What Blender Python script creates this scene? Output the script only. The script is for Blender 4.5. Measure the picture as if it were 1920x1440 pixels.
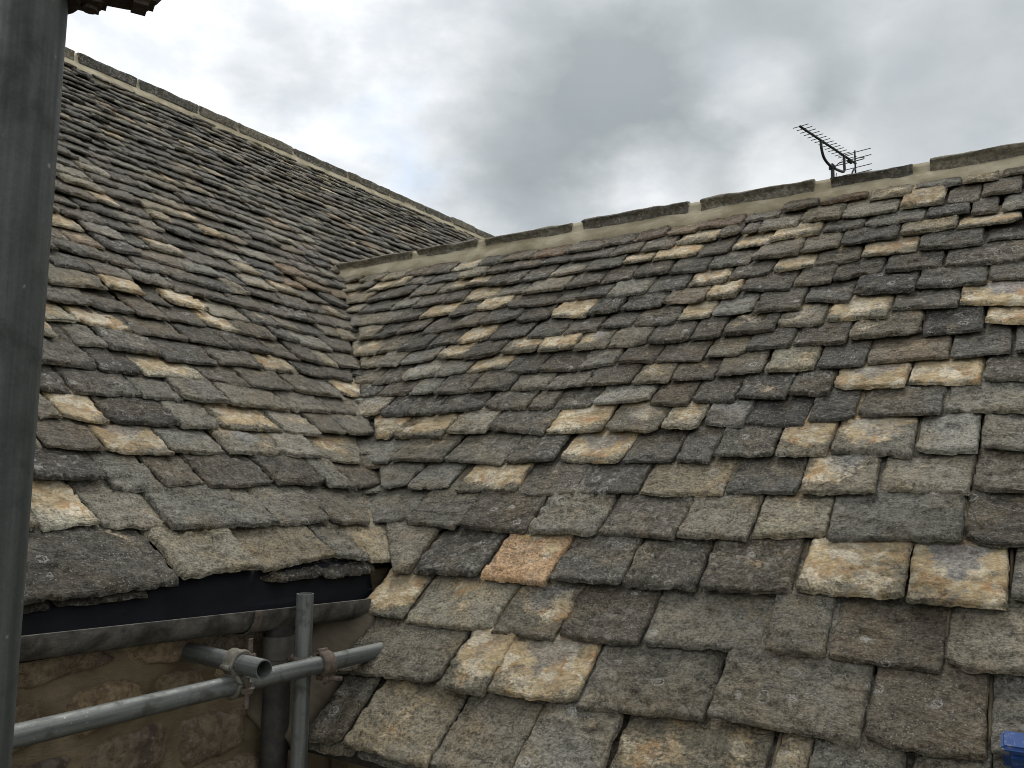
import bpy, bmesh, math, random
import numpy as np
from mathutils import Vector, Matrix

# ------------------------------------------------------------------ scene, camera, sky, sun
scene = bpy.context.scene
for o in list(bpy.data.objects):
    bpy.data.objects.remove(o)
R = math.radians
col = scene.collection
CAMZ = 4.2                                   # eye height of the person on the scaffold

cam_data = bpy.data.cameras.new('camera')
cam_data.sensor_width = 36.0
cam_data.lens = 30.227
cam_data.clip_start = 0.02
cam_data.clip_end = 4000
cam = bpy.data.objects.new('camera', cam_data)
col.objects.link(cam)
cam.matrix_world = Matrix(((0.99992, -0.01246, 0.0, 0.0),
                           (-0.00141, -0.11297, -0.9936, 0.0),
                           (0.01238, 0.99352, -0.11298, CAMZ),
                           (0, 0, 0, 1)))
scene.camera = cam

SUN_ELEV, SUN_AZ = 64.0, 8.0               # azimuth clockwise from +Y
world = bpy.data.worlds.new('World')
scene.world = world
world.use_nodes = True


class N:
    """small node-tree helper"""
    def __init__(self, tree):
        self.t = tree
        tree.nodes.clear()

    def n(self, kind, **kw):
        nd = self.t.nodes.new(kind)
        for k, v in kw.items():
            setattr(nd, k, v)
        return nd

    def set(self, sock, v):
        if hasattr(v, 'links') or hasattr(v, 'is_linked'):
            self.t.links.new(v, sock)
        else:
            sock.default_value = v

    def math(self, op, a, b=0.0, c=None, clamp=False):
        nd = self.n('ShaderNodeMath', operation=op)
        nd.use_clamp = clamp
        self.set(nd.inputs[0], a)
        self.set(nd.inputs[1], b)
        if c is not None:
            self.set(nd.inputs[2], c)
        return nd.outputs[0]

    def vmath(self, op, a, b=None, scale=None):
        nd = self.n('ShaderNodeVectorMath', operation=op)
        self.set(nd.inputs[0], a)
        if b is not None:
            self.set(nd.inputs[1], b)
        if scale is not None:
            self.set(nd.inputs['Scale'], scale)
        return nd.outputs['Value'] if op in ('DOT_PRODUCT', 'LENGTH', 'DISTANCE') else nd.outputs[0]

    def noise(self, vec, scale, detail=4.0, rough=0.55, distort=0.0):
        nd = self.n('ShaderNodeTexNoise')
        self.set(nd.inputs['Vector'], vec)
        nd.inputs['Scale'].default_value = scale
        nd.inputs['Detail'].default_value = detail
        nd.inputs['Roughness'].default_value = rough
        nd.inputs['Distortion'].default_value = distort
        return nd.outputs['Fac']

    def voronoi(self, vec, scale, feature='F1', out='Distance', rand=1.0):
        nd = self.n('ShaderNodeTexVoronoi', feature=feature)
        self.set(nd.inputs['Vector'], vec)
        nd.inputs['Scale'].default_value = scale
        nd.inputs['Randomness'].default_value = rand
        return nd.outputs[out]

    def step(self, v, lo, hi, a=0.0, b=1.0):
        nd = self.n('ShaderNodeMapRange')
        nd.interpolation_type = 'SMOOTHSTEP'
        self.set(nd.inputs[0], v)
        nd.inputs[1].default_value = lo
        nd.inputs[2].default_value = hi
        nd.inputs[3].default_value = a
        nd.inputs[4].default_value = b
        return nd.outputs[0]

    def mix(self, f, a, b, blend='MIX'):
        nd = self.n('ShaderNodeMix', data_type='RGBA', blend_type=blend)
        self.set(nd.inputs[0], f)
        self.set(nd.inputs[6], a if hasattr(a, 'is_linked') else (*a, 1.0) if len(a) == 3 else a)
        self.set(nd.inputs[7], b if hasattr(b, 'is_linked') else (*b, 1.0) if len(b) == 3 else b)
        return nd.outputs[2]

    def scale_col(self, c, f):
        return self.vmath('SCALE', c, scale=f)


def build_sky():
    g = N(world.node_tree)
    sky = g.n('ShaderNodeTexSky', sky_type='NISHITA')
    sky.sun_disc = False
    sky.sun_elevation = R(SUN_ELEV)
    sky.sun_rotation = R(SUN_AZ)
    sky.air_density = 1.0
    sky.dust_density = 2.0
    geo = g.n('ShaderNodeTexCoord').outputs['Generated']
    d = g.vmath('NORMALIZE', geo)
    sep = g.n('ShaderNodeSeparateXYZ')
    g.set(sep.inputs[0], d)
    den = g.math('ADD', g.math('MAXIMUM', sep.outputs[2], 0.0), 0.42)
    cmb = g.n('ShaderNodeCombineXYZ')
    g.set(cmb.inputs[0], g.math('DIVIDE', sep.outputs[0], den))
    g.set(cmb.inputs[1], g.math('DIVIDE', sep.outputs[1], den))
    g.set(cmb.inputs[2], g.math('MULTIPLY', sep.outputs[2], 0.6))
    P = cmb.outputs[0]
    n1 = g.noise(P, 1.5, 5.0, 0.5, 0.2)
    n2 = g.noise(g.vmath('ADD', P, (3.7, 1.2, 0.4)), 4.2, 6.0, 0.55, 0.3)
    n3 = g.noise(g.vmath('ADD', P, (8.1, 4.4, 2.0)), 0.55, 2.0, 0.5)
    wob = g.n('ShaderNodeTexNoise')
    g.set(wob.inputs['Vector'], P)
    wob.inputs['Scale'].default_value = 2.6
    wob.inputs['Detail'].default_value = 6.0
    wob.inputs['Roughness'].default_value = 0.58
    wv = g.vmath('SUBTRACT', wob.outputs['Color'], (0.5, 0.5, 0.5))
    dd = g.vmath('ADD', d, g.vmath('SCALE', wv, scale=0.24))

    def bank(c, r0, r1):
        c = Vector(c).normalized()
        return g.step(g.vmath('DISTANCE', dd, tuple(c)), r0, r1, 1.0, 0.0)
    # the heavy grey bank over the lower ridge, its thinner wings and the breaks in it
    dark = bank((0.10, 0.96, 0.40), 0.07, 0.34)
    dark = g.math('MAXIMUM', dark, g.math('MULTIPLY', bank((0.30, 0.95, 0.49), 0.04, 0.33), 0.90))
    dark = g.math('MAXIMUM', dark, g.math('MULTIPLY', bank((0.03, 0.97, 0.32), 0.02, 0.16), 0.75))
    dark = g.math('MAXIMUM', dark, g.math('MULTIPLY', bank((0.55, 0.92, 0.45), 0.04, 0.38), 0.74))
    dark = g.math('MAXIMUM', dark, g.math('MULTIPLY', bank((-0.245, 0.95, 0.49), 0.0, 0.12), 0.38))
    light = g.math('MULTIPLY', bank((0.273, 0.953, 0.455), 0.0, 0.11), 0.36)
    light = g.math('MAXIMUM', light, g.math('MULTIPLY', bank((0.14, 0.97, 0.31), 0.0, 0.12), 0.60))
    light = g.math('MAXIMUM', light, g.math('MULTIPLY', bank((0.32, 0.965, 0.345), 0.0, 0.12), 0.32))
    dark = g.math('SUBTRACT', dark, light, clamp=True)
    far = g.step(n3, 0.45, 0.75)             # the same cloud deck goes on all round
    dark = g.math('MAXIMUM', dark, g.math('MULTIPLY', far, 0.35))
    dark = g.math('ADD', dark, g.math('MULTIPLY', g.math('SUBTRACT', n2, 0.5), 0.60), clamp=True)
    dark = g.math('MULTIPLY', dark, g.step(n1, 0.12, 0.6, 0.72, 1.05), clamp=True)
    n4 = g.noise(g.vmath('ADD', P, (1.3, 9.2, 5.0)), 8.0, 6.0, 0.55, 0.1)
    puff = g.step(g.math('ADD', g.math('MULTIPLY', n2, 0.65), g.math('MULTIPLY', n4, 0.35)), 0.40, 0.58)
    white = g.mix(puff, (8.2, 8.6, 9.1), (12.0, 12.1, 12.2))
    grey = g.mix(g.step(n1, 0.3, 0.7), (2.75, 3.15, 3.36), (3.9, 4.32, 4.55))
    cloud = g.mix(dark, white, grey)
    gap = bank((-0.20, 0.95, 0.487), 0.0, 0.10)
    gap = g.math('MAXIMUM', gap, bank((-0.133, 0.963, 0.384), 0.0, 0.08))
    gap = g.math('MULTIPLY', gap, g.step(n2, 0.42, 0.62))
    out = g.mix(g.math('MULTIPLY', gap, 0.6), cloud, g.vmath('ADD', sky.outputs[0], (2.6, 3.4, 4.2)))
    bg = g.n('ShaderNodeBackground')
    g.set(bg.inputs[0], out)
    bg.inputs[1].default_value = 0.1
    o = g.n('ShaderNodeOutputWorld')
    g.set(o.inputs[0], bg.outputs[0])


build_sky()
sun_data = bpy.data.lights.new('sun', 'SUN')
sun_data.energy = 1.5
sun_data.angle = R(14)
sun_data.color = (1.0, 0.965, 0.91)
sun = bpy.data.objects.new('sun', sun_data)
col.objects.link(sun)
_az, _el = R(SUN_AZ), R(SUN_ELEV)
_to = Vector((math.sin(_az) * math.cos(_el), math.cos(_az) * math.cos(_el), math.sin(_el)))
sun.rotation_euler = _to.to_track_quat('Z', 'Y').to_euler()
sun.location = (0, 0, 30)

scene.view_settings.view_transform = 'Standard'
scene.view_settings.look = 'None'
scene.view_settings.gamma = 1.0
scene.view_settings.use_curve_mapping = False
scene.view_settings.exposure = 0.12
scene.cycles.filter_width = 0.95            # phone pictures are sharpened

# ------------------------------------------------------------------ frames of the two roofs (metres)
# V: foot of the valley, where the eaves of the tall wing run into the slope of the lower wing
V = Vector((-0.44048, 3.0826, CAMZ - 0.28946))
uA = Vector((0.54135, 0.8408, 0.0)); sA = Vector((-0.64845, 0.4175, 0.63655)); nA = uA.cross(sA).normalized()
uB = Vector((0.83693, -0.54731, 0.0)); sB = Vector((0.39942, 0.61078, 0.68367)); nB = uB.cross(sB).normalized()


def frame(x, y, z, o):
    return Matrix(((x.x, y.x, z.x, o.x), (x.y, y.y, z.y, o.y), (x.z, y.z, z.z, o.z), (0, 0, 0, 1)))


FA = frame(uA, sA, nA, V)                    # x along the course, y up the slope, z off the roof
FB = frame(uB, sB, nB, V)
UP = Vector((0, 0, 1))
oA = Vector((sA.x, sA.y, 0)).normalized() * -1      # outward from the wall of the tall wing
FW = frame(uA, oA * -1, UP, V)               # wall frame: x along eaves, y into the house, z up
WORLD = {}                                   # world matrices by object, parents are set before children


def place(o, M, parent=None):
    WORLD[o] = M.copy()
    if parent is not None:
        o.parent = parent
        o.matrix_basis = WORLD[parent].inverted() @ M
    else:
        o.matrix_basis = M
    if o.name not in col.objects:
        col.objects.link(o)
    return o


def mesh_obj(name, verts, faces, mat, M=None, parent=None, smooth=False):
    me = bpy.data.meshes.new(name)
    me.from_pydata([tuple(v) for v in verts], [], [tuple(f) for f in faces])
    me.update()
    if smooth:
        me.polygons.foreach_set('use_smooth', [True] * len(me.polygons))
    if mat:
        me.materials.append(mat)
    o = bpy.data.objects.new(name, me)
    return place(o, M if M is not None else Matrix.Identity(4), parent)


def empty(name, M):
    o = bpy.data.objects.new(name, None)
    o.empty_display_size = 0.1
    return place(o, M)


def tag(o, label=None, cat=None, group=None, kind=None):
    if label: o['label'] = label
    if cat: o['category'] = cat
    if group: o['group'] = group
    if kind: o['kind'] = kind
    return o


# ------------------------------------------------------------------ numpy noise
def _h(ix, iy, seed):
    h = (ix.astype(np.int64) * 374761393 + iy.astype(np.int64) * 668265263 + int(seed) * 2147483647) & 0xffffffff
    h = ((h ^ (h >> 13)) * 1274126177) & 0xffffffff
    return ((h ^ (h >> 16)) & 0xffff) / 65535.0 * 2 * math.pi


def pn(x, y, seed=0):
    """gradient noise, about -0.7..0.7"""
    x = np.asarray(x, float); y = np.asarray(y, float)
    ix = np.floor(x); iy = np.floor(y)
    fx = x - ix; fy = y - iy
    u = fx * fx * fx * (fx * (fx * 6 - 15) + 10); v = fy * fy * fy * (fy * (fy * 6 - 15) + 10)

    def gr(i, j):
        a = _h(ix + i, iy + j, seed)
        return np.cos(a) * (fx - i) + np.sin(a) * (fy - j)
    return (gr(0, 0) * (1 - u) + gr(1, 0) * u) * (1 - v) + (gr(0, 1) * (1 - u) + gr(1, 1) * u) * v


def fbm(x, y, seed=0, oct=3, gain=0.5):
    s = 0; a = 1.0
    for k in range(oct):
        s = s + a * pn(x * 2 ** k, y * 2 ** k, seed + 17 * k); a *= gain
    return s
# ------------------------------------------------------------------ materials
def new_mat(name):
    m = bpy.data.materials.new(name)
    m.use_nodes = True
    return m, N(m.node_tree)


def finish(g, colr, rough=0.9, height=None, hscale=0.002, strength=1.0, spec=0.25, metallic=0.0, h2=None):
    b = g.n('ShaderNodeBsdfPrincipled')
    g.set(b.inputs['Base Color'], colr)
    g.set(b.inputs['Roughness'], rough)
    g.set(b.inputs['Metallic'], metallic)
    b.inputs['Specular IOR Level'].default_value = spec
    if height is not None:
        bp = g.n('ShaderNodeBump')
        bp.inputs['Strength'].default_value = strength
        bp.inputs['Distance'].default_value = hscale
        g.set(bp.inputs['Height'], height)
        g.set(b.inputs['Normal'], bp.outputs[0])
    o = g.n('ShaderNodeOutputMaterial')
    g.set(o.inputs[0], b.outputs[0])


def attr(g, name, out='Vector'):
    a = g.n('ShaderNodeAttribute', attribute_name=name)
    return a.outputs[out]


def slate_material():
    m, g = new_mat('stone_slate')
    co = attr(g, 'co')                       # metres on the slate plus an offset of its own
    uv = attr(g, 'place')                    # x: -1..1 across, y: 0 tail .. 1 next tail, z: 0 on edge faces
    kind = attr(g, 'kind')                   # x: fresh stone, y: blue stain, z: pale lichen
    tnode = g.n('ShaderNodeAttribute', attribute_name='tint')
    tint = tnode.outputs['Color']; RND = tnode.outputs['Alpha']
    s1 = g.n('ShaderNodeSeparateXYZ'); g.set(s1.inputs[0], uv)
    s2 = g.n('ShaderNodeSeparateXYZ'); g.set(s2.inputs[0], kind)
    U, T, TOP = s1.outputs; FR, BL, LI = s2.outputs
    n_big = g.noise(co, 7.0, 3.0, 0.55, 0.3)
    n_mid = g.noise(co, 26.0, 5.0, 0.62, 0.4)
    n_fine = g.noise(co, 110.0, 5.0, 0.68)
    n_grain = g.noise(co, 330.0, 3.0, 0.7)
    strat = g.noise(g.vmath('MULTIPLY', co, (14.0, 34.0, 60.0)), 1.0, 5.0, 0.62, 0.8)
    # weathered skin: grey crust, browner and greener in patches
    val = g.math('ADD', g.step(n_mid, 0.28, 0.72, 0.66, 1.36), g.step(n_fine, 0.38, 0.62, -0.34, 0.42))
    val = g.math('ADD', val, g.math('MULTIPLY', g.math('SUBTRACT', n_grain, 0.5), g.step(RND, 0.0, 1.0, 3.2, 1.5)))
    val = g.math('MAXIMUM', val, 0.20)
    skin = g.scale_col(tint, val)
    warm = g.mix(g.step(n_big, 0.42, 0.66), (1.02, 1.0, 0.93), (1.12, 1.01, 0.83))
    skin = g.mix(1.0, skin, warm, 'MULTIPLY')
    buff = g.mix(g.step(n_mid, 0.3, 0.7), (0.23, 0.175, 0.10), (0.33, 0.27, 0.175))
    skin = g.mix(g.math('MULTIPLY', g.step(g.math('ADD', n_big, g.math('MULTIPLY', g.math('SUBTRACT', n_fine, 0.5), 0.5)), 0.60, 0.76), 0.36), skin, buff)
    # fresh face showing where the crust has flaked
    fresh = g.mix(g.step(n_mid, 0.35, 0.68), (0.48, 0.36, 0.20), (0.70, 0.57, 0.36))
    fresh = g.mix(g.step(g.noise(g.vmath('ADD', co, (5.0, 2.0, 1.0)), 11.0, 4.0, 0.6, 0.5), 0.53, 0.66, 0.0, 0.75), fresh, (0.52, 0.29, 0.12))
    fresh = g.mix(g.step(g.noise(g.vmath('ADD', co, (1.0, 7.0, 3.0)), 13.0, 4.0, 0.6, 0.5), 0.50, 0.60), fresh, (0.78, 0.69, 0.52))
    fresh = g.mix(1.0, fresh, g.mix(n_fine, (0.45, 0.44, 0.43), (1.45, 1.43, 1.38)), 'MULTIPLY')
    fresh = g.mix(g.step(n_grain, 0.52, 0.68, 0.0, 0.45), fresh, (0.16, 0.135, 0.095))
    absu = g.math('ABSOLUTE', U)
    edge = g.math('ADD', g.math('MULTIPLY', g.math('POWER', absu, 3.0), 0.26),
                  g.math('MULTIPLY', g.step(T, 0.0, 0.45, 1.0, 0.0), 0.34))
    fm = g.math('SUBTRACT', g.math('MULTIPLY', FR, 0.92), edge)
    fm = g.math('ADD', fm, g.math('MULTIPLY', g.math('SUBTRACT', n_big, 0.5), 1.5))
    fm = g.math('ADD', fm, g.math('MULTIPLY', g.math('SUBTRACT', n_fine, 0.5), 0.55))
    fm = g.math('MULTIPLY', g.step(fm, 0.32, 0.60), g.step(FR, 0.02, 0.12))
    c = g.mix(fm, skin, fresh)
    # blue grey stain running down from the joint above
    dist = g.math('ADD', g.math('MULTIPLY', g.math('POWER', absu, 1.4), 0.9), g.math('SUBTRACT', 0.95, T))
    bm = g.step(g.math('ADD', dist, g.math('MULTIPLY', g.math('SUBTRACT', n_mid, 0.5), 1.1)), 0.42, 0.62, 1.0, 0.0)
    bm = g.math('MULTIPLY', bm, g.step(T, 0.98, 1.12, 1.0, 0.0))
    c = g.mix(g.math('MULTIPLY', bm, g.math('MULTIPLY', BL, 0.85)), c, g.mix(g.step(g.math('ADD', g.math('MULTIPLY', n_fine, 0.7), g.math('MULTIPLY', n_mid, 0.3)), 0.36, 0.64), (0.13, 0.132, 0.135), (0.46, 0.462, 0.46)))
    # crustose lichen: specks everywhere, rings and blots on some
    sp = g.voronoi(co, 105.0)
    pick = g.noise(co, 30.0, 3.0, 0.6)
    specks = g.math('MULTIPLY', g.step(sp, 0.14, 0.30, 1.0, 0.0), g.step(pick, 0.42, 0.55))
    c = g.mix(g.math('MULTIPLY', specks, g.step(RND, 0.1, 0.9, 0.25, 0.85)), c, (0.40, 0.385, 0.33))
    lv = g.n('ShaderNodeTexVoronoi'); g.set(lv.inputs['Vector'], co)
    lv.inputs['Scale'].default_value = 17.0
    ld = g.math('ADD', lv.outputs['Distance'], g.math('ADD', g.math('MULTIPLY', g.math('SUBTRACT', n_fine, 0.5), 0.42), g.math('MULTIPLY', g.math('SUBTRACT', n_mid, 0.5), 0.55)))
    sepc = g.n('ShaderNodeSeparateColor'); g.set(sepc.inputs[0], lv.outputs['Color'])
    ring = g.math('MULTIPLY', g.step(ld, 0.16, 0.22), g.step(ld, 0.24, 0.30, 1.0, 0.0))
    core = g.math('MULTIPLY', g.step(ld, 0.0, 0.12, 1.0, 0.0), 0.5)
    lich = g.math('MULTIPLY', g.math('MAXIMUM', ring, core), g.math('GREATER_THAN', LI, sepc.outputs[0]))
    c = g.mix(g.math('MULTIPLY', lich, g.step(n_grain, 0.36, 0.54, 0.1, 0.9)), c, (0.46, 0.45, 0.41))
    blot = g.math('MULTIPLY', g.step(g.math('ADD', n_mid, g.math('MULTIPLY', LI, 0.22)), 0.66, 0.76), g.step(LI, 0.05, 0.3))
    c = g.mix(g.math('MULTIPLY', blot, 0.55), c, (0.40, 0.39, 0.36))
    crust = g.noise(g.vmath('ADD', co, (2.0, 6.0, 9.0)), 48.0, 6.0, 0.66, 0.5)
    c = g.mix(g.math('MULTIPLY', g.step(crust, 0.53, 0.62), g.step(RND, 0.0, 1.0, 0.75, 0.20)), c, (0.30, 0.285, 0.235))
    pits = g.noise(g.vmath('ADD', co, (9.0, 1.0, 4.0)), 85.0, 4.0, 0.62)
    c = g.mix(g.step(pits, 0.58, 0.68, 0.0, 0.6), c, g.scale_col(c, 0.35))
    # weather runs across neighbouring slates
    wp = g.n('ShaderNodeNewGeometry').outputs['Position']
    run = g.noise(wp, 1.7, 4.0, 0.6, 0.6)
    c = g.mix(1.0, c, g.mix(g.step(run, 0.32, 0.68), (0.74, 0.73, 0.71), (1.24, 1.24, 1.25)), 'MULTIPLY')
    # darker in hollows of the strata
    c = g.mix(g.step(strat, 0.56, 0.72, 0.0, 0.60), c, g.scale_col(c, 0.42))
    c = g.mix(g.math('MULTIPLY', g.step(TOP, 0.2, 0.8, 1.0, 0.0), 0.35), c, g.scale_col(c, 1.55))   # broken edge, less crust; also painted paler as if catching light
    h = g.math('ADD', g.math('MULTIPLY', strat, g.step(RND, 0.0, 1.0, -0.7, -2.4)), g.math('MULTIPLY', n_fine, 1.0))
    h = g.math('ADD', h, g.math('MULTIPLY', n_grain, 0.35))
    h = g.math('ADD', h, g.math('MULTIPLY', n_mid, 1.0))
    finish(g, c, 0.78, h, 0.018, 1.0, 0.30)
    return m


def stone_material(name, lo, hi, accent, bump=0.01, sc=1.0, lichen=0.3, coord='Object'):
    m, g = new_mat(name)
    tc = g.n('ShaderNodeTexCoord').outputs[coord]
    rnd = g.n('ShaderNodeObjectInfo').outputs['Random']
    co = g.vmath('ADD', tc, g.vmath('SCALE', (7.0, 13.0, 5.0), scale=rnd))
    a = g.noise(co, 9.0 * sc, 4.0, 0.6, 0.4)
    b = g.noise(co, 45.0 * sc, 5.0, 0.65)
    d = g.noise(co, 220.0 * sc, 4.0, 0.7)
    c = g.mix(g.step(b, 0.3, 0.7), lo, hi)
    c = g.mix(g.step(a, 0.5, 0.7, 0.0, 0.8), c, accent)
    c = g.mix(1.0, c, g.mix(rnd, (0.62, 0.64, 0.70), (1.36, 1.30, 1.18)), 'MULTIPLY')
    c = g.mix(1.0, c, g.mix(d, (0.55, 0.55, 0.55), (1.45, 1.45, 1.45)), 'MULTIPLY')
    sp = g.math('MULTIPLY', g.step(g.voronoi(co, 60 * sc), 0.12, 0.34, 1.0, 0.0), g.step(a, 0.46, 0.58))
    c = g.mix(g.math('MULTIPLY', sp, lichen), c, (0.45, 0.44, 0.40))
    pale = g.noise(g.vmath('ADD', co, (3.0, 8.0, 1.0)), 24.0 * sc, 6.0, 0.68, 0.5)
    c = g.mix(g.math('MULTIPLY', g.step(pale, 0.54, 0.62), lichen * 0.8), c, (0.33, 0.315, 0.27))
    h = g.math('ADD', g.math('MULTIPLY', b, 1.0), g.math('MULTIPLY', d, 0.5))
    finish(g, c, 0.93, g.math('ADD', h, a), bump, 1.0, 0.15)
    return m


def mortar_material(name, c0, c1, bump=0.004):
    m, g = new_mat(name)
    co = g.n('ShaderNodeTexCoord').outputs['Object']
    a = g.noise(co, 5.0, 4.0, 0.6, 0.5)
    b = g.noise(g.vmath('MULTIPLY', co, (0.4, 1.0, 1.0)), 40.0, 5.0, 0.6)
    d = g.noise(co, 400.0, 3.0, 0.7)
    c = g.mix(g.step(a, 0.3, 0.72), c0, c1)
    c = g.mix(1.0, c, g.mix(b, (0.72, 0.72, 0.70), (1.26, 1.26, 1.28)), 'MULTIPLY')
    c = g.mix(1.0, c, g.mix(d, (0.75, 0.75, 0.75), (1.25, 1.25, 1.25)), 'MULTIPLY')
    finish(g, c, 0.95, g.math('ADD', g.math('MULTIPLY', b, 1.0), g.math('MULTIPLY', d, 0.4)), bump, 1.0, 0.1)
    return m


def galv_material(name, lo, hi, streak=1.0, rough=0.6, metal=0.35, axis=(60.0, 60.0, 2.2), dirt=(0.05, 0.045, 0.035)):
    m, g = new_mat(name)
    co = g.n('ShaderNodeTexCoord').outputs['Object']
    st = g.noise(g.vmath('MULTIPLY', co, axis), 1.0, 5.0, 0.6)
    b = g.noise(co, 22.0, 5.0, 0.6, 0.3)
    d = g.noise(co, 260.0, 4.0, 0.7)
    c = g.mix(g.step(st, 0.3, 0.7), lo, hi)
    c = g.mix(g.step(b, 0.52, 0.72, 0.0, 0.75), c, dirt)
    sp = g.math('MULTIPLY', g.step(g.voronoi(co, 75), 0.08, 0.2, 1.0, 0.0), g.step(b, 0.40, 0.48, 1.0, 0.0))
    c = g.mix(g.math('MULTIPLY', sp, 0.5), c, (0.40, 0.40, 0.38))
    c = g.mix(1.0, c, g.mix(d, (0.7, 0.7, 0.7), (1.3, 1.3, 1.3)), 'MULTIPLY')
    finish(g, c, g.step(b, 0.3, 0.7, rough - 0.1, rough + 0.2), g.math('ADD', st, d), 0.0006, 0.7, 0.4, metal)
    return m


def plain_material(name, c0, c1, rough=0.7, scale=30.0, bump=0.001, metal=0.0, spec=0.3):
    m, g = new_mat(name)
    co = g.n('ShaderNodeTexCoord').outputs['Object']
    b = g.noise(co, scale, 5.0, 0.65, 0.3)
    d = g.noise(co, scale * 8, 3.0, 0.7)
    c = g.mix(g.step(b, 0.3, 0.7), c0, c1)
    c = g.mix(1.0, c, g.mix(d, (0.75, 0.75, 0.75), (1.25, 1.25, 1.25)), 'MULTIPLY')
    finish(g, c, rough, g.math('ADD', b, g.math('MULTIPLY', d, 0.4)), bump, 1.0, spec, metal)
    return m


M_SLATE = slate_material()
M_RIDGE = stone_material('ridge_stone', (0.10, 0.093, 0.078), (0.235, 0.218, 0.18), (0.14, 0.11, 0.072), 0.016, 1.0, 0.85)
M_RUBBLE = stone_material('rubble_stone', (0.14, 0.103, 0.066), (0.31, 0.245, 0.165), (0.095, 0.070, 0.060), 0.018, 0.9, 0.25)
M_BED = mortar_material('ridge_mortar', (0.25, 0.215, 0.140), (0.43, 0.385, 0.28), 0.006)
M_WALLBED = mortar_material('wall_mortar', (0.15, 0.112, 0.070), (0.30, 0.24, 0.155), 0.018)
M_FILLET = mortar_material('cement', (0.075, 0.062, 0.045), (0.125, 0.105, 0.075), 0.004)
M_JOINT = mortar_material('joint_mortar', (0.09, 0.075, 0.052), (0.19, 0.16, 0.11), 0.006)
M_DECK = plain_material('roof_void', (0.03, 0.027, 0.022), (0.07, 0.06, 0.045), 0.95, 12.0, 0.004)
M_GUTTER = plain_material('gutter_iron', (0.028, 0.026, 0.022), (0.12, 0.112, 0.095), 0.85, 16.0, 0.005)
M_FELT = plain_material('membrane', (0.0035, 0.004, 0.0055), (0.007, 0.008, 0.011), 0.7, 8.0, 0.002, 0.0, 0.15)
M_POLE = galv_material('near_tube', (0.034, 0.038, 0.035), (0.066, 0.071, 0.067), 1.0, 0.62, 0.15, (110.0, 110.0, 3.0), (0.026, 0.029, 0.026))
M_TUBE = galv_material('scaffold_steel', (0.060, 0.066, 0.062), (0.15, 0.157, 0.148), 1.0, 0.5, 0.3)
M_PIPE = plain_material('downpipe_paint', (0.020, 0.019, 0.018), (0.050, 0.046, 0.040), 0.7, 18.0, 0.002)
M_COLLAR = plain_material('pipe_collar', (0.06, 0.056, 0.05), (0.10, 0.094, 0.082), 0.7, 25.0, 0.001)
M_CLIP = plain_material('coupler_steel', (0.085, 0.08, 0.063), (0.16, 0.15, 0.118), 0.6, 40.0, 0.001, 0.2)
M_RUST = plain_material('rusty_steel', (0.06, 0.045, 0.034), (0.13, 0.10, 0.08), 0.85, 60.0, 0.002)
M_OLDCLIP = plain_material('old_coupler', (0.03, 0.022, 0.018), (0.07, 0.048, 0.036), 0.8, 60.0, 0.002)
M_BLACK = plain_material('aerial_black', (0.012, 0.012, 0.014), (0.026, 0.026, 0.03), 0.5, 30.0, 0.0005)
M_GRASS = plain_material('garden_grass', (0.035, 0.055, 0.018), (0.07, 0.09, 0.035), 0.95, 1.2, 0.02)
M_PATH = plain_material('yard_gravel', (0.10, 0.092, 0.078), (0.2, 0.185, 0.155), 0.95, 14.0, 0.01)

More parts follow.
